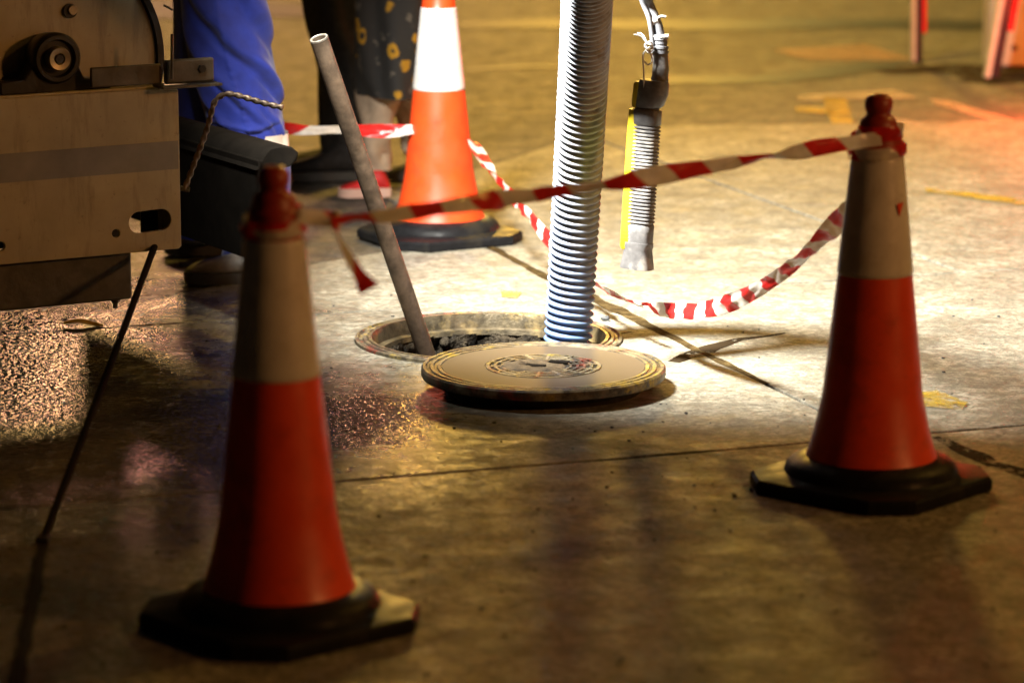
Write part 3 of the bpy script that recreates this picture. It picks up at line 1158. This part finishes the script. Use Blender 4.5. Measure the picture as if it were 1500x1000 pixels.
m.lathe([(.012, 0), (.012, -.006), (.006, -.012), (.006, -.022)], 12, T(b0[0] - .03, .06, -.110))
m.build('beam_bolt', M['truck_grey'], tr, to)
# reel flange and bearing
rc = tpix(78, 90, .10)
m = MB()
RF = .262
Mv = Matrix((u, zz, v)).transposed()
c0 = T(rc[0], .10, rc[1])
m.lathe([(.001, .0), (.05, .0), (.052, .003), (RF - .016, .003), (RF - .014, .010), (.001, .010)], 96, c0, True, True, Mv)
m.build('reel_flange', M['cream'], tr, to)
m = MB()
m.lathe([(RF - .014, -.008), (RF, -.008), (RF + .003, -.002), (RF + .003, .018), (RF - .014, .018)], 96, c0, False, False, Mv)
m.lathe([(RF - .014, -.008), (RF - .014, .018)], 96, c0, False, False, Mv)
m.build('reel_rim', M['truck_black'], tr, to)
m = MB()
m.lathe([(.001, .02), (.15, .02), (.15, .55), (.001, .55)], 48, c0, True, True, Mv)
m.lathe([(.14, .55), (RF, .55), (RF, .565), (.14, .565)], 48, c0, True, True, Mv)
m.build('reel_drum', M['truck_black'], tr, to)
bc = tpix(84, 86, .02)
cb = T(bc[0], .02, bc[1])
m = MB()
m.lathe([(.001, .09), (.040, .09), (.052, .06), (.056, .02), (.056, .004), (.050, -.004), (.042, -.004), (.038, .008), (.028, .008)], 48, cb, True, True, Mv)
m.build('bearing_housing', M['truck_black'], tr, to)
m = MB()
m.lathe([(.001, -.004), (.011, -.004), (.013, -.014), (.024, -.016), (.027, -.010), (.027, .01)], 32, cb, True, True, Mv)
m.build('shaft_end', M['brass_cap'], tr, to)
m = MB()
m.lathe([(.010, .004), (.010, -.0145), (.001, -.0145)], 6, cb, True, True, Mv)
m.build('shaft_socket', M['truck_black'], tr, to)
m = MB()
fl = [(bc[0] - .13, PH + .004), (bc[0] + .13, PH + .004), (bc[0] + .13, PH + .022), (bc[0] + .066, PH + .030), (bc[0] + .05, bc[1] - .01), (bc[0] - .05, bc[1] - .01), (bc[0] - .075, PH + .034), (bc[0] - .13, PH + .03)]
m.plate(fl, [], .05, lambda x, y, d: T(x, .03 + d, y))
m.build('bearing_foot', M['truck_black'], tr, to, smooth=False, bevel=.004)
bt = tpix(106, 15, .095)
m = MB()
m.lathe([(.001, -.006), (.010, -.006), (.012, .0), (.012, .01)], 16, T(bt[0], .095, bt[1]), True, True, Mv)
m.build('flange_bolt', M['brass_cap'], tr, to)
m = MB()
m.lathe([(.016, .001), (.016, .008), (.001, .008)], 16, T(bt[0] - .004, .094, bt[1] - .002), True, True, Mv)
m.build('bolt_washer', M['truck_black'], tr, to)
# angle bar with bracket
a0, a1 = tpix(133, 110, -.01), tpix(309, 110, -.01)
t0, t1 = tpix(308, 122, -.01), tpix(308, 85, -.01)
tbox(a0[0], tpix(236, 110, -.01)[0], -.012, -.002, PH + .012, t1[1] - .006).build('angle_bar', M['truck_grey'], tr, to, bevel=.003)
tbox(tpix(236, 110, -.01)[0] + .002, a1[0], -.030, -.014, PH + .012, t1[1] + .003).build('bracket', M['truck_grey'], tr, to, bevel=.005)
tbox(tpix(228, 110, -.01)[0], a1[0] + .01, -.050, .01, PH + .004, PH + .010).build('bracket_shelf', M['truck_grey'], tr, to, bevel=.001)
bt2 = tpix(296, 101, -.032)
m = MB()
m.lathe([(.001, -.004), (.009, -.004), (.010, .002)], 6, T(bt2[0], -.032, bt2[1]), True, True, Mv)
m.build('bracket_bolt', M['truck_black'], tr, to)
q0, q1 = tpix(252, 116, -.04), tpix(252, 50, -.04)
m = MB()
m.tube([T(q0[0], -.04, q0[1]), T(q1[0], -.04, q1[1])], .0035, 8)
q2, q3 = tpix(240, 8, -.02), tpix(253, 15, -.02)
m.tube([T(q2[0], -.02, q2[1]), T(q3[0], -.02, q3[1])], .0025, 8)
m.build('thin_rod', M['truck_grey'], tr, to)
tbox(-.03, .0, .14, .20, PH - .1, PH + .55).build('corner_post', M['truck_black'], tr, to, bevel=.004)
mm = MB()
sq = slot[len(slot) // 2 + 4]
mm.box(T((.03 + sa[0] + .046) / 2, .1, PH * .3), (abs(.03 - sa[0] - .046), .004, PH * .55), Matrix((u, v, zz)).transposed())
mm.box(T((sa[0] + .015 - 1.5) / 2, .1, PH * .4), (1.5 + sa[0] + .015, .004, PH * .7), Matrix((u, v, zz)).transposed())
mm.build('hole_backing', M['truck_black'], tr, to)  # black backing added so the slot and holes look dark
tbox(-1.5, -.35, .19, 3.2, .12, .2).build('chassis', M['truck_black'], tr, to, bevel=.01)
tbox(-1.5, -.62, .75, 3.2, .05, 1.5).build('tank_body', M['cream'], tr, to, bevel=.05)
for b in (1.1, 2.6):
    for a in (-1.35, -.75):
        m = MB()
        hub = T(a, b, 0)
        m.lathe([(.001, -.10), (.16, -.10), (.22, -.12), (hub.z - .02, -.11), (hub.z, -.08), (hub.z, .08), (hub.z - .02, .11), (.22, .12), (.16, .10), (.001, .10)], 40, hub, True, True, Matrix((v, zz, u)).transposed())
        m.build('wheel', M['truck_black'], tr, to)
# side flap with thick rounded rail
E0 = P(381, 386, 7.60)
rt = P(384, 236, 7.60).z
m = MB()
Mf = Matrix((u, v, zz)).transposed()
lenf = 1.05
m.box(E0 + u * .006 + v * lenf / 2 + zz * ((rt - E0.z) / 2), (.012, lenf, rt - E0.z), Mf)
m.build('side_flap', M['rail_black'], tr, to, bevel=.002)
prof = [(-.005, -.026), (.012, .004), (.030, .022), (.055, .026), (.088, .022), (.104, .008), (.100, -.010), (.080, -.024), (.050, -.028)]
m = MB()
rs = []
for b in (0, .004, lenf):
    s = .92 if b == 0 else 1
    rs.append([E0 + v * b + u * (.05 + (a - .05) * s) + zz * (rt - E0.z + .004 + h * s) for a, h in prof])
m.rings(rs)
m.build('flap_rail', M['rail_black'], tr, to, angle=50)
m = MB()
m.lathe([(.004, 0), (.004, -.016)], 8, E0 + v * .55 + zz * .0)
m.build('flap_pin', M['truck_black'], tr, to)
# cranked rod with twisted surface
kr = [P(270, 278, 7.42), P(286, 236, 7.42), P(303, 190, 7.41), P(312, 156, 7.40), P(319, 144, 7.40), P(333, 138, 7.39), P(352, 141, 7.38), P(385, 151, 7.36), P(414, 158, 7.34)]
path, st = resample(spline(kr, 12), .003)
rs = []
prev = None
for i, p in enumerate(path):
    t = (path[min(i + 1, len(path) - 1)] - path[max(0, i - 1)]).normalized()
    x = Vector((0, 1, 0)) if prev is None else prev
    x = (x - t * x.dot(t)).normalized()
    prev = x
    y = t.cross(x)
    rs.append([p + (x * math.cos(a) + y * math.sin(a)) * (.0060 + .0014 * math.sin(2 * a + i * st / .0035)) for a in [2 * PI * j / 14 for j in range(14)]])
m = MB()
m.rings(rs)
m.build('crank_handle', M['steel_pipe'], tr, to, angle=180)
m = MB()
m.tube([P(264, 276, 7.42), P(278, 278, 7.42)], .006, 10)
m.build('handle_pin', M['truck_grey'], tr, to)
# prop rod from truck to the ground
r0, r1 = G(64, 794), T(tpix(232, 362, .06)[0], .06, .02)
m = MB()
m.tube([r0 + Vector((0, 0, .006)), r0.lerp(r1, .5), r1], [.0075, .0075, .0075], 12)
m.build('prop_rod', M['rail_black'], tr, to)
m = MB()
m.box(r0 + Vector((0, 0, .006)), (.022, .03, .012))
m.build('prop_rod_foot', M['truck_black'], tr, to, bevel=.002)

# ------------------------------------------------------------------ people
def skin_mesh(name, verts, edges, radii, mat, parent, origin, root=0, sub=2):
    me = bpy.data.meshes.new(name)
    me.from_pydata([Vector(p) - Vector(origin) for p in verts], edges, [])
    me.materials.append(mat)
    o = bpy.data.objects.new(name, me)
    C.objects.link(o)
    o.parent = parent
    sk = o.modifiers.new('skin', 'SKIN')
    sk.use_smooth_shade = True
    lay = me.skin_vertices[0] if me.skin_vertices else None
    if lay is None:
        bm = bmesh.new()
        bm.from_mesh(me)
        bm.verts.layers.skin.verify()
        bm.to_mesh(me)
        bm.free()
        lay = me.skin_vertices[0]
    for i, r in enumerate(radii):
        lay.data[i].radius = r if isinstance(r, tuple) else (r, r)
        lay.data[i].use_root = i == root
    ss = o.modifiers.new('subsurf', 'SUBSURF')
    ss.levels = ss.render_levels = sub
    return o


def upper_body(parent, origin, hip, f, legs, lean=.15, shirt='grey_shirt'):
    """continuous body (legs, trunk, arms, hands, head) plus shirt and hair; f = facing direction"""
    f = Vector(f).normalized()
    s = Vector((f.y, -f.x, 0))
    V, E, Rr = [], [], []

    def nv(p, r, link=None):
        V.append(Vector(p))
        Rr.append(r)
        if link is not None:
            E.append((link, len(V) - 1))
        return len(V) - 1
    pel = nv(hip, (.125, .10))
    sp = nv(hip + zz * .2 + f * lean * .2, (.125, .095), pel)
    ch = nv(hip + zz * .42 + f * lean * .45, (.15, .11), sp)
    nk_ = nv(hip + zz * .57 + f * lean * .65, .055, ch)
    hd0 = nv(hip + zz * .66 + f * (lean * .75 + .03), .070, nk_)
    hd1 = nv(hip + zz * .76 + f * (lean * .8 + .04), (.085, .095), hd0)
    nv(hip + zz * .83 + f * (lean * .8 + .03), .06, hd1)
    nv(hip + zz * .73 + f * (lean * .8 + .145), .012, hd1)
    for sg, lg in zip((-1, 1), legs):
        sh = nv(V[ch] + s * sg * .17 + zz * .06, .055, ch)
        el = nv(V[sh] + s * sg * .06 - zz * .27 + f * .06, .042, sh)
        wr = nv(V[el] - zz * .14 + f * .2, .028, el)
        pm = nv(V[wr] - zz * .03 + f * .06, (.036, .016), wr)
        for k in range(4):
            a = nv(V[pm] + f * .045 + s * (k - 1.5) * .019 - zz * .01, .009, pm)
            nv(V[a] + f * (.03 - abs(k - 1.4) * .006) - zz * .025, .0075, a)
        th = nv(V[wr] + f * .035 - s * sg * .03 - zz * .02, .010, wr)
        nv(V[th] + f * .03 - s * sg * .008 - zz * .02, .009, th)
        prev_ = pel
        for q_, r_ in zip(lg, (.055, .040, .034, .028)):
            prev_ = nv(q_, r_, prev_)
    skin_mesh('body', V, E, Rr, M['skin'], parent, origin)
    keep = [pel, sp, ch]
    V2, E2, R2 = [V[pel] - zz * .04, V[sp], V[ch], V[ch] + zz * .1], [(0, 1), (1, 2), (2, 3)], [(.142, .118), (.142, .112), (.168, .128), .075]
    for sg in (-1, 1):
        b = V[ch] + s * sg * .17 + zz * .06
        V2 += [b, b + s * sg * .06 - zz * .27 + f * .06, b + s * sg * .06 - zz * .39 + f * .23]
        n0 = len(V2) - 3
        E2 += [(2, n0), (n0, n0 + 1), (n0 + 1, n0 + 2)]
        R2 += [.072, .057, .042]
    skin_mesh('shirt', V2, E2, R2, M[shirt], parent, origin)
    m_ = MB()
    hc = V[hd1] + zz * .03 - f * .012
    m_.lathe([(.112, -.02), (.116, .02), (.108, .06), (.08, .098), (.04, .115), (.001, .12)], 24, hc, False, True)
    m_.build('hair', M['hair'], parent, origin)


def cloth_leg(name, rings_, mat, parent, origin, folds, nn=72, per=10):
    """rings_: (centre, rx, ry) from top to bottom; folds(a, f) -> radial offset in metres"""
    cs = spline([r[0] for r in rings_], per)
    rx = spline([Vector((r[1], r[2], 0)) for r in rings_], per)
    rr = []
    N = len(cs)
    for i, c in enumerate(cs):
        f_ = i / (N - 1)
        rg = []
        for j in range(nn):
            a = 2 * PI * j / nn
            d = folds(a, f_)
            rg.append(c + Vector(((rx[i].x + d) * math.cos(a), (rx[i].y + d) * math.sin(a), 0)))
        rr.append(rg)
    m_ = MB()
    m_.rings(rr, True, False, False)
    # turned hem: short inner return
    last = rr[-1]
    c = cs[-1]
    m_.rings([last, [c + (p - c) * .965 + zz * .001 for p in last], [c + (p - c) * .95 + zz * .05 for p in last]], True, False, False)
    return m_.build(name, M[mat], parent, origin, angle=180)


def shoe(name, heel, dirv, length, mat, sole_mat, parent, origin, hgt=.085, width=.048, ankle=.10):
    dirv = Vector(dirv).normalized()
    s = Vector((-dirv.y, dirv.x, 0))
    # x along foot 0..1: half width, top height
    st_ = [(0.0, .55, .62), (.06, .72, .95), (.16, .78, ankle / hgt), (.30, .76, ankle / hgt), (.42, .80, .98), (.55, .92, .82), (.70, 1.0, .68), (.82, .97, .60), (.92, .78, .50), (.98, .48, .38), (1.0, .2, .28)]
    rs_ = []
    for x, wf, hf in st_:
        w_ = width * wf
        h_ = hgt * hf
        z0_ = .020 if x < .9 else .020 + (x - .9) * .05
        c = heel + dirv * x * length
        rg = []
        for j in range(20):
            a = 2 * PI * j / 20
            yy = w_ * math.copysign(abs(math.cos(a)) ** .8, math.cos(a))
            q = math.sin(a)
            zc = z0_ + (h_ - z0_) * (.5 + .5 * math.copysign(abs(q) ** .75, q))
            if q > 0:
                yy *= 1 - .25 * q
            rg.append(c + s * yy + zz * zc)
        rs_.append(rg)
    m_ = MB()
    m_.rings(rs_)
    up = m_.build(name, M[mat], parent, origin, angle=180)
    m_ = MB()
    ol = []
    for k in range(40):
        a = 2 * PI * k / 40
        x = .5 - .5 * math.cos(a)
        # outline by interpolating widths
        for i in range(len(st_) - 1):
            if st_[i][0] <= x <= st_[i + 1][0]:
                tt = (x - st_[i][0]) / (st_[i + 1][0] - st_[i][0])
                wf = st_[i][1] + (st_[i + 1][1] - st_[i][1]) * tt
        ol.append((x * length * 1.02 - .003, (width * wf * 1.08) * (1 if math.sin(a) >= 0 else -1)))
    m_.rings([[heel + dirv * p[0] + s * p[1] + zz * z_ for p in ol] for z_ in (.0, .004, .022, .027)])
    m_.build('sole', M[sole_mat], parent, origin, angle=50)
    return up


# --- worker in blue trousers, facing the truck
wk = thing('person', 'worker in loose blue trousers and dusty boots standing behind the truck tail', 'person', G(335, 405))
wo = Vector(wk.location)
YW = wo.y + .03
fl = (-1, .05, 0)
toe = G(271, 412)
upper_body(wk, wo, Vector((-.70, YW + .06, .93)), fl, [[P(321, -120, YW + .03), P(335, 70, YW), P(364, 205, YW), P(372, 370, YW)], [P(300, -120, YW + .2), P(300, 100, YW + .21), P(302, 250, YW + .22), P(305, 340, YW + .22)]], .12)


CREASES = ((3.6, .28, 5.9, .70, .013, .016), (3.4, .44, 5.2, .86, .008, .012), (4.7, .26, 6.2, .50, .013, .018), (3.8, .86, 5.1, .91, .005, .008),
           (4.2, .95, 5.7, .88, .004, .008), (5.3, .55, 6.3, .80, .007, .012), (3.3, .62, 4.3, .93, .006, .010), (5.2, .74, 5.9, .99, .006, .010))


def folds_near(a, f):
    d = .004 * mnoise.noise(Vector((math.cos(a) * 2.2, math.sin(a) * 2.2, f * 4)))
    x, y = a * .1, f * .54
    wob = .010 * mnoise.noise(Vector((x * 14, y * 14, 5)))
    for a0, f0, a1, f1, amp, wd in CREASES:
        p0, p1 = Vector((a0 * .1, f0 * .54)), Vector((a1 * .1, f1 * .54))
        t_ = p1 - p0
        q = Vector((x, y)) - p0
        k = q.dot(t_) / t_.length_squared
        if -.3 < k < 1.3:
            side = (q.x * t_.y - q.y * t_.x) / t_.length + wob
            m_ = sm(-.3, .25, k) * (1 - sm(.75, 1.3, k))
            d += 1.4 * amp * m_ * (math.exp(-((side - wd * 1.4) / (wd * 1.6)) ** 2) - .8 * math.exp(-(side / (wd * .8)) ** 2))
    # side seam: raised puckered ridge
    sa_ = (a - (4.55 + .35 * f)) / .05
    d += .0035 * math.exp(-sa_ * sa_) * (1 + .6 * math.sin(f * 170))
    return d


hemY = YW
cloth_leg('trousers', [(P(322, -250, YW + .05), .15, .115), (P(321, -90, YW + .03), .115, .105), (P(327, 0, YW), .110, .105), (P(335, 70, YW), .108, .105), (P(347, 125, YW), .103, .105), (P(357, 170, YW), .100, .105), (P(364, 205, YW), .097, .10)],
          'blue', wk, wo, folds_near, nn=150, per=16)
cloth_leg('trousers', [(P(300, -240, YW + .2), .13, .10), (P(300, 0, YW + .2), .085, .09), (P(300, 150, YW + .22), .08, .085), (P(302, 300, YW + .22), .085, .085), (P(305, 345, YW + .22), .08, .08)],
          'blue', wk, wo, lambda a, f: .006 * math.sin(a * 3 + f * 9), nn=48)
# band and lower cuff of the near leg
cloth_leg('reflective_band', [(P(365, 205, YW), .0985, .1015), (P(369, 222, YW), .0985, .1015)], 'band', wk, wo, lambda a, f: folds_near(a, .97) * .9, nn=150, per=3)
cloth_leg('trouser_cuff', [(P(369, 224, YW), .096, .10), (P(372, 290, YW), .09, .095), (P(374, 350, YW), .085, .09), (P(373, 383, YW), .083, .085)], 'blue', wk, wo, lambda a, f: .004 * math.sin(a * 4 + f * 7), nn=60)
heel1 = toe + Vector((.30, .0, 0))
shoe('boot', heel1 + Vector((0, .01, 0)), (-1, -.02, 0), .30, 'boot', 'sole', wk, wo, .092, .055, .13)
t2 = G(240, 374)
shoe('boot', Vector((t2.x + .29, t2.y + .05, 0)), (-1, .0, 0), .29, 'boot', 'sole', wk, wo, .092, .055, .13)

# --- person in black
bp = thing('person', 'person in black trousers and black shoes standing behind the leaning pipe', 'person', G(505, 258))
bo = Vector(bp.location)
YB = bo.y
upper_body(bp, bo, Vector((bo.x + .02, YB, .92)), (-1, -.1, 0), [[P(487, -100, YB), P(492, 40, YB), P(503, 160, YB), P(505, 238, YB)], [P(511, -100, YB + .16), P(513, 40, YB + .16), P(516, 140, YB + .16), P(520, 230, YB + .16)]], .1, 'black_cloth')
fb = lambda a, f: .006 * math.sin(a * 3 + f * 7) + .004 * math.sin(a * 5 - f * 13)
cloth_leg('trousers', [(P(485, -220, YB), .13, .11), (P(487, 0, YB), .098, .095), (P(498, 80, YB), .078, .08), (P(503, 160, YB), .070, .075), (P(505, 222, YB), .072, .075), (P(504, 244, YB), .074, .08)], 'black_cloth', bp, bo, fb, nn=60)
cloth_leg('trousers', [(P(510, -220, YB + .16), .12, .10), (P(512, 0, YB + .16), .08, .08), (P(516, 120, YB + .16), .07, .07), (P(520, 235, YB + .16), .07, .07)], 'black_cloth', bp, bo, fb, nn=60)
shoe('shoe', G(540, 262), (-1, -.05, 0), .30, 'black_cloth', 'sole', bp, bo, .09, .05, .12)
shoe('shoe', G(560, 248), (-1, .05, 0), .30, 'black_cloth', 'sole', bp, bo, .09, .05, .12)

# --- person in flowered skirt
fp = thing('person', 'person in dark sunflower skirt, beige trousers and red shoes behind the far cone', 'person', G(550, 285))
fo_ = Vector(fp.location)
YF = fo_.y
upper_body(fp, fo_, Vector((fo_.x + .06, YF + .05, .88)), (-1, 0, 0), [[P(562, -60, YF + .03), P(556, 60, YF + .02), P(552, 185, YF), P(549, 250, YF)], [P(590, -60, YF + .14), P(592, 60, YF + .2), P(602, 170, YF + .2), P(616, 220, YF + .2)]], .08, 'flowers')
fs_ = lambda a, f: (.012 * math.sin(a * 5 + 1 + f * 2) + .006 * math.sin(a * 9 - f * 4)) * sm(0, .5, f)
cloth_leg('skirt', [(P(580, -230, YF + .06), .13, .12), (P(582, -60, YF + .06), .135, .18), (P(582, 40, YF + .06), .128, .20), (P(582, 100, YF + .06), .122, .20), (P(584, 134, YF + .06), .115, .20)], 'flowers', fp, fo_, fs_, nn=110)
fg_ = lambda a, f: .006 * math.sin(a * 2 + f * 8) + .004 * math.sin(a * 4 - f * 15)
cloth_leg('trousers', [(P(556, 60, YF + .02), .062, .065), (P(554, 130, YF), .062, .07), (P(552, 185, YF), .052, .06), (P(549, 225, YF), .048, .055), (P(548, 247, YF), .048, .055)], 'beige_cloth', fp, fo_, fg_, nn=60)
cloth_leg('trousers', [(P(594, 60, YF + .2), .07, .075), (P(594, 130, YF + .2), .07, .07), (P(602, 170, YF + .2), .055, .06), (P(612, 208, YF + .2), .05, .055), (P(618, 226, YF + .2), .05, .055)], 'beige_cloth', fp, fo_, fg_, nn=60)
shoe('shoe', G(571, 287), (-1, -.08, 0), .155, 'red_shoe', 'pale_sole', fp, fo_, .062, .036, .085)
shoe('shoe', G(640, 262), (-1, .0, 0), .155, 'black_cloth', 'sole', fp, fo_, .062, .036, .085)
m = MB()
m.tube([P(552, 262, YF), P(550, 240, YF)], .034, 18)
m.build('sock', M['black_cloth'], fp, fo_)

# ------------------------------------------------------------------ posts and cabinet at the far right
def post(base, top, wd, label, red_h0):
    p = thing('marker_post', label, 'post', base, 0, 'marker posts at the far right')
    ax_ = (top - base)
    sx = Vector((1, 0, 0))
    def sl(x0, x1, y0, y1, f0, f1, name, mat):
        mm = MB()
        a, b = base + ax_ * f0, base + ax_ * f1
        mm.rings([[q + Vector((x, y, 0)) for x, y in ((x0, y0), (x1, y0), (x1, y1), (x0, y1))] for q in (a, b)])
        mm.build(name, M[mat], p, base, smooth=False, bevel=.004)
    sl(-wd * .5, -wd * .22, -.02, .05, 0, 1, 'lit_edge', 'post_lit_edge')  # left edge caught by white light, put in as a pale colour
    sl(-wd * .22 + .001, wd * .22, -.012, .045, 0, 1, 'core', 'truck_black')
    sl(wd * .22 + .001, wd * .5, -.016, .05, red_h0, 1, 'red_reflector', 'red_reflector')
    return p


pb1 = G(1346, 90)
post(pb1, P(1347, -330, pb1.y), .058, 'upright dark post with red reflector strip left of the pale cabinet', .10)
pb2 = G(1457, 114)
post(pb2, P(1520, -230, pb2.y), .078, 'leaning dark post with lit pale edge in front of the pale cabinet', .20)
cb0 = G(1475, 98)
cbn = thing('street_cabinet', 'pale cabinet with a round lock hole standing at the far right corner', 'cabinet', cb0)
m = MB()
m.box(cb0 + Vector((.02, .1, .5)), (.185, .18, 1.0))
m.build('cabinet_body', M['cabinet'], cbn, cb0, bevel=.008)
m = MB()
m.box(cb0 + Vector((.16, .1, .5)), (.08, .16, .98))
m.build('cabinet_side', M['cabinet'], cbn, cb0, bevel=.008)
m = MB()
q = P(1486, 70, cb0.y + .008)
m.tube([q, q + Vector((0, .02, 0))], .012, 16)
m.build('lock_hole', M['truck_black'], cbn, cb0)

# ------------------------------------------------------------------ stones, leaf, crumbs
def pebble(px, py, s, label, mat='stone', group='loose chippings on the concrete'):
    c = G(px, py)
    m_ = MB()
    sd = random.random() * 50
    rs_ = []
    for i in range(6):
        th = PI * (i + .35) / 5.7
        rs_.append([Vector((math.sin(th) * math.cos(q), .8 * math.sin(th) * math.sin(q), .62 * math.cos(th) + .5)) * s * (1 + .4 * mnoise.noise(Vector((i * 1.3, q * 1.7, sd)))) + c for q in [k * PI / 4 for k in range(8)]])
    m_.rings(rs_)
    o_ = m_.build('pebble', M[mat], None, tuple(c), angle=25)
    tag(o_, label, 'pebble', group)


pebble(887, 470, .0105, 'dark pebble right of the hose beside the manhole ring')
pebble(1100, 718, .004, 'tiny dark pebble left of the right cone base')
pebble(1076, 727, .0055, 'small dark pebble farther left of the right cone base')
pebble(724, 620, .0042, 'tiny dark pebble in front of the cover on pale concrete')
pebble(1005, 606, .0042, 'tiny rusty pebble on concrete right of the manhole cover')
m = MB()
for i in range(230):
    px, py = random.uniform(80, 1480), random.uniform(430, 990)
    c = G(px, py)
    if (c - RING).length < .33 or (c - LC0).length < .29:
        continue
    s = random.choice((.0012, .0015, .002, .0026))
    m.box(c + zz * s * .6, (s * 2.2, s * 1.8, s * 1.3), Matrix.Rotation(random.random() * 3, 3, 'Z'))
m.build('grit', M['stone'], smooth=False, kind='stuff')
c = G(122, 478)
m = MB()
rs = []
for i in range(9):
    f = i / 8
    wdt = .026 * math.sin(PI * min(1, f * 1.05)) ** .7
    rs.append([c + Vector(((f - .5) * .095, s * wdt, .004 + .006 * abs(s) + .004 * math.sin(f * 5))) for s in (-1, -.5, 0, .5, 1)])
m.rings(rs, closed=False)
lf = m.build('leaf', M['leaf'], None, tuple(c), angle=180)
tag(lf, 'flat yellow leaf on the wet ground below the truck tail', 'leaf')
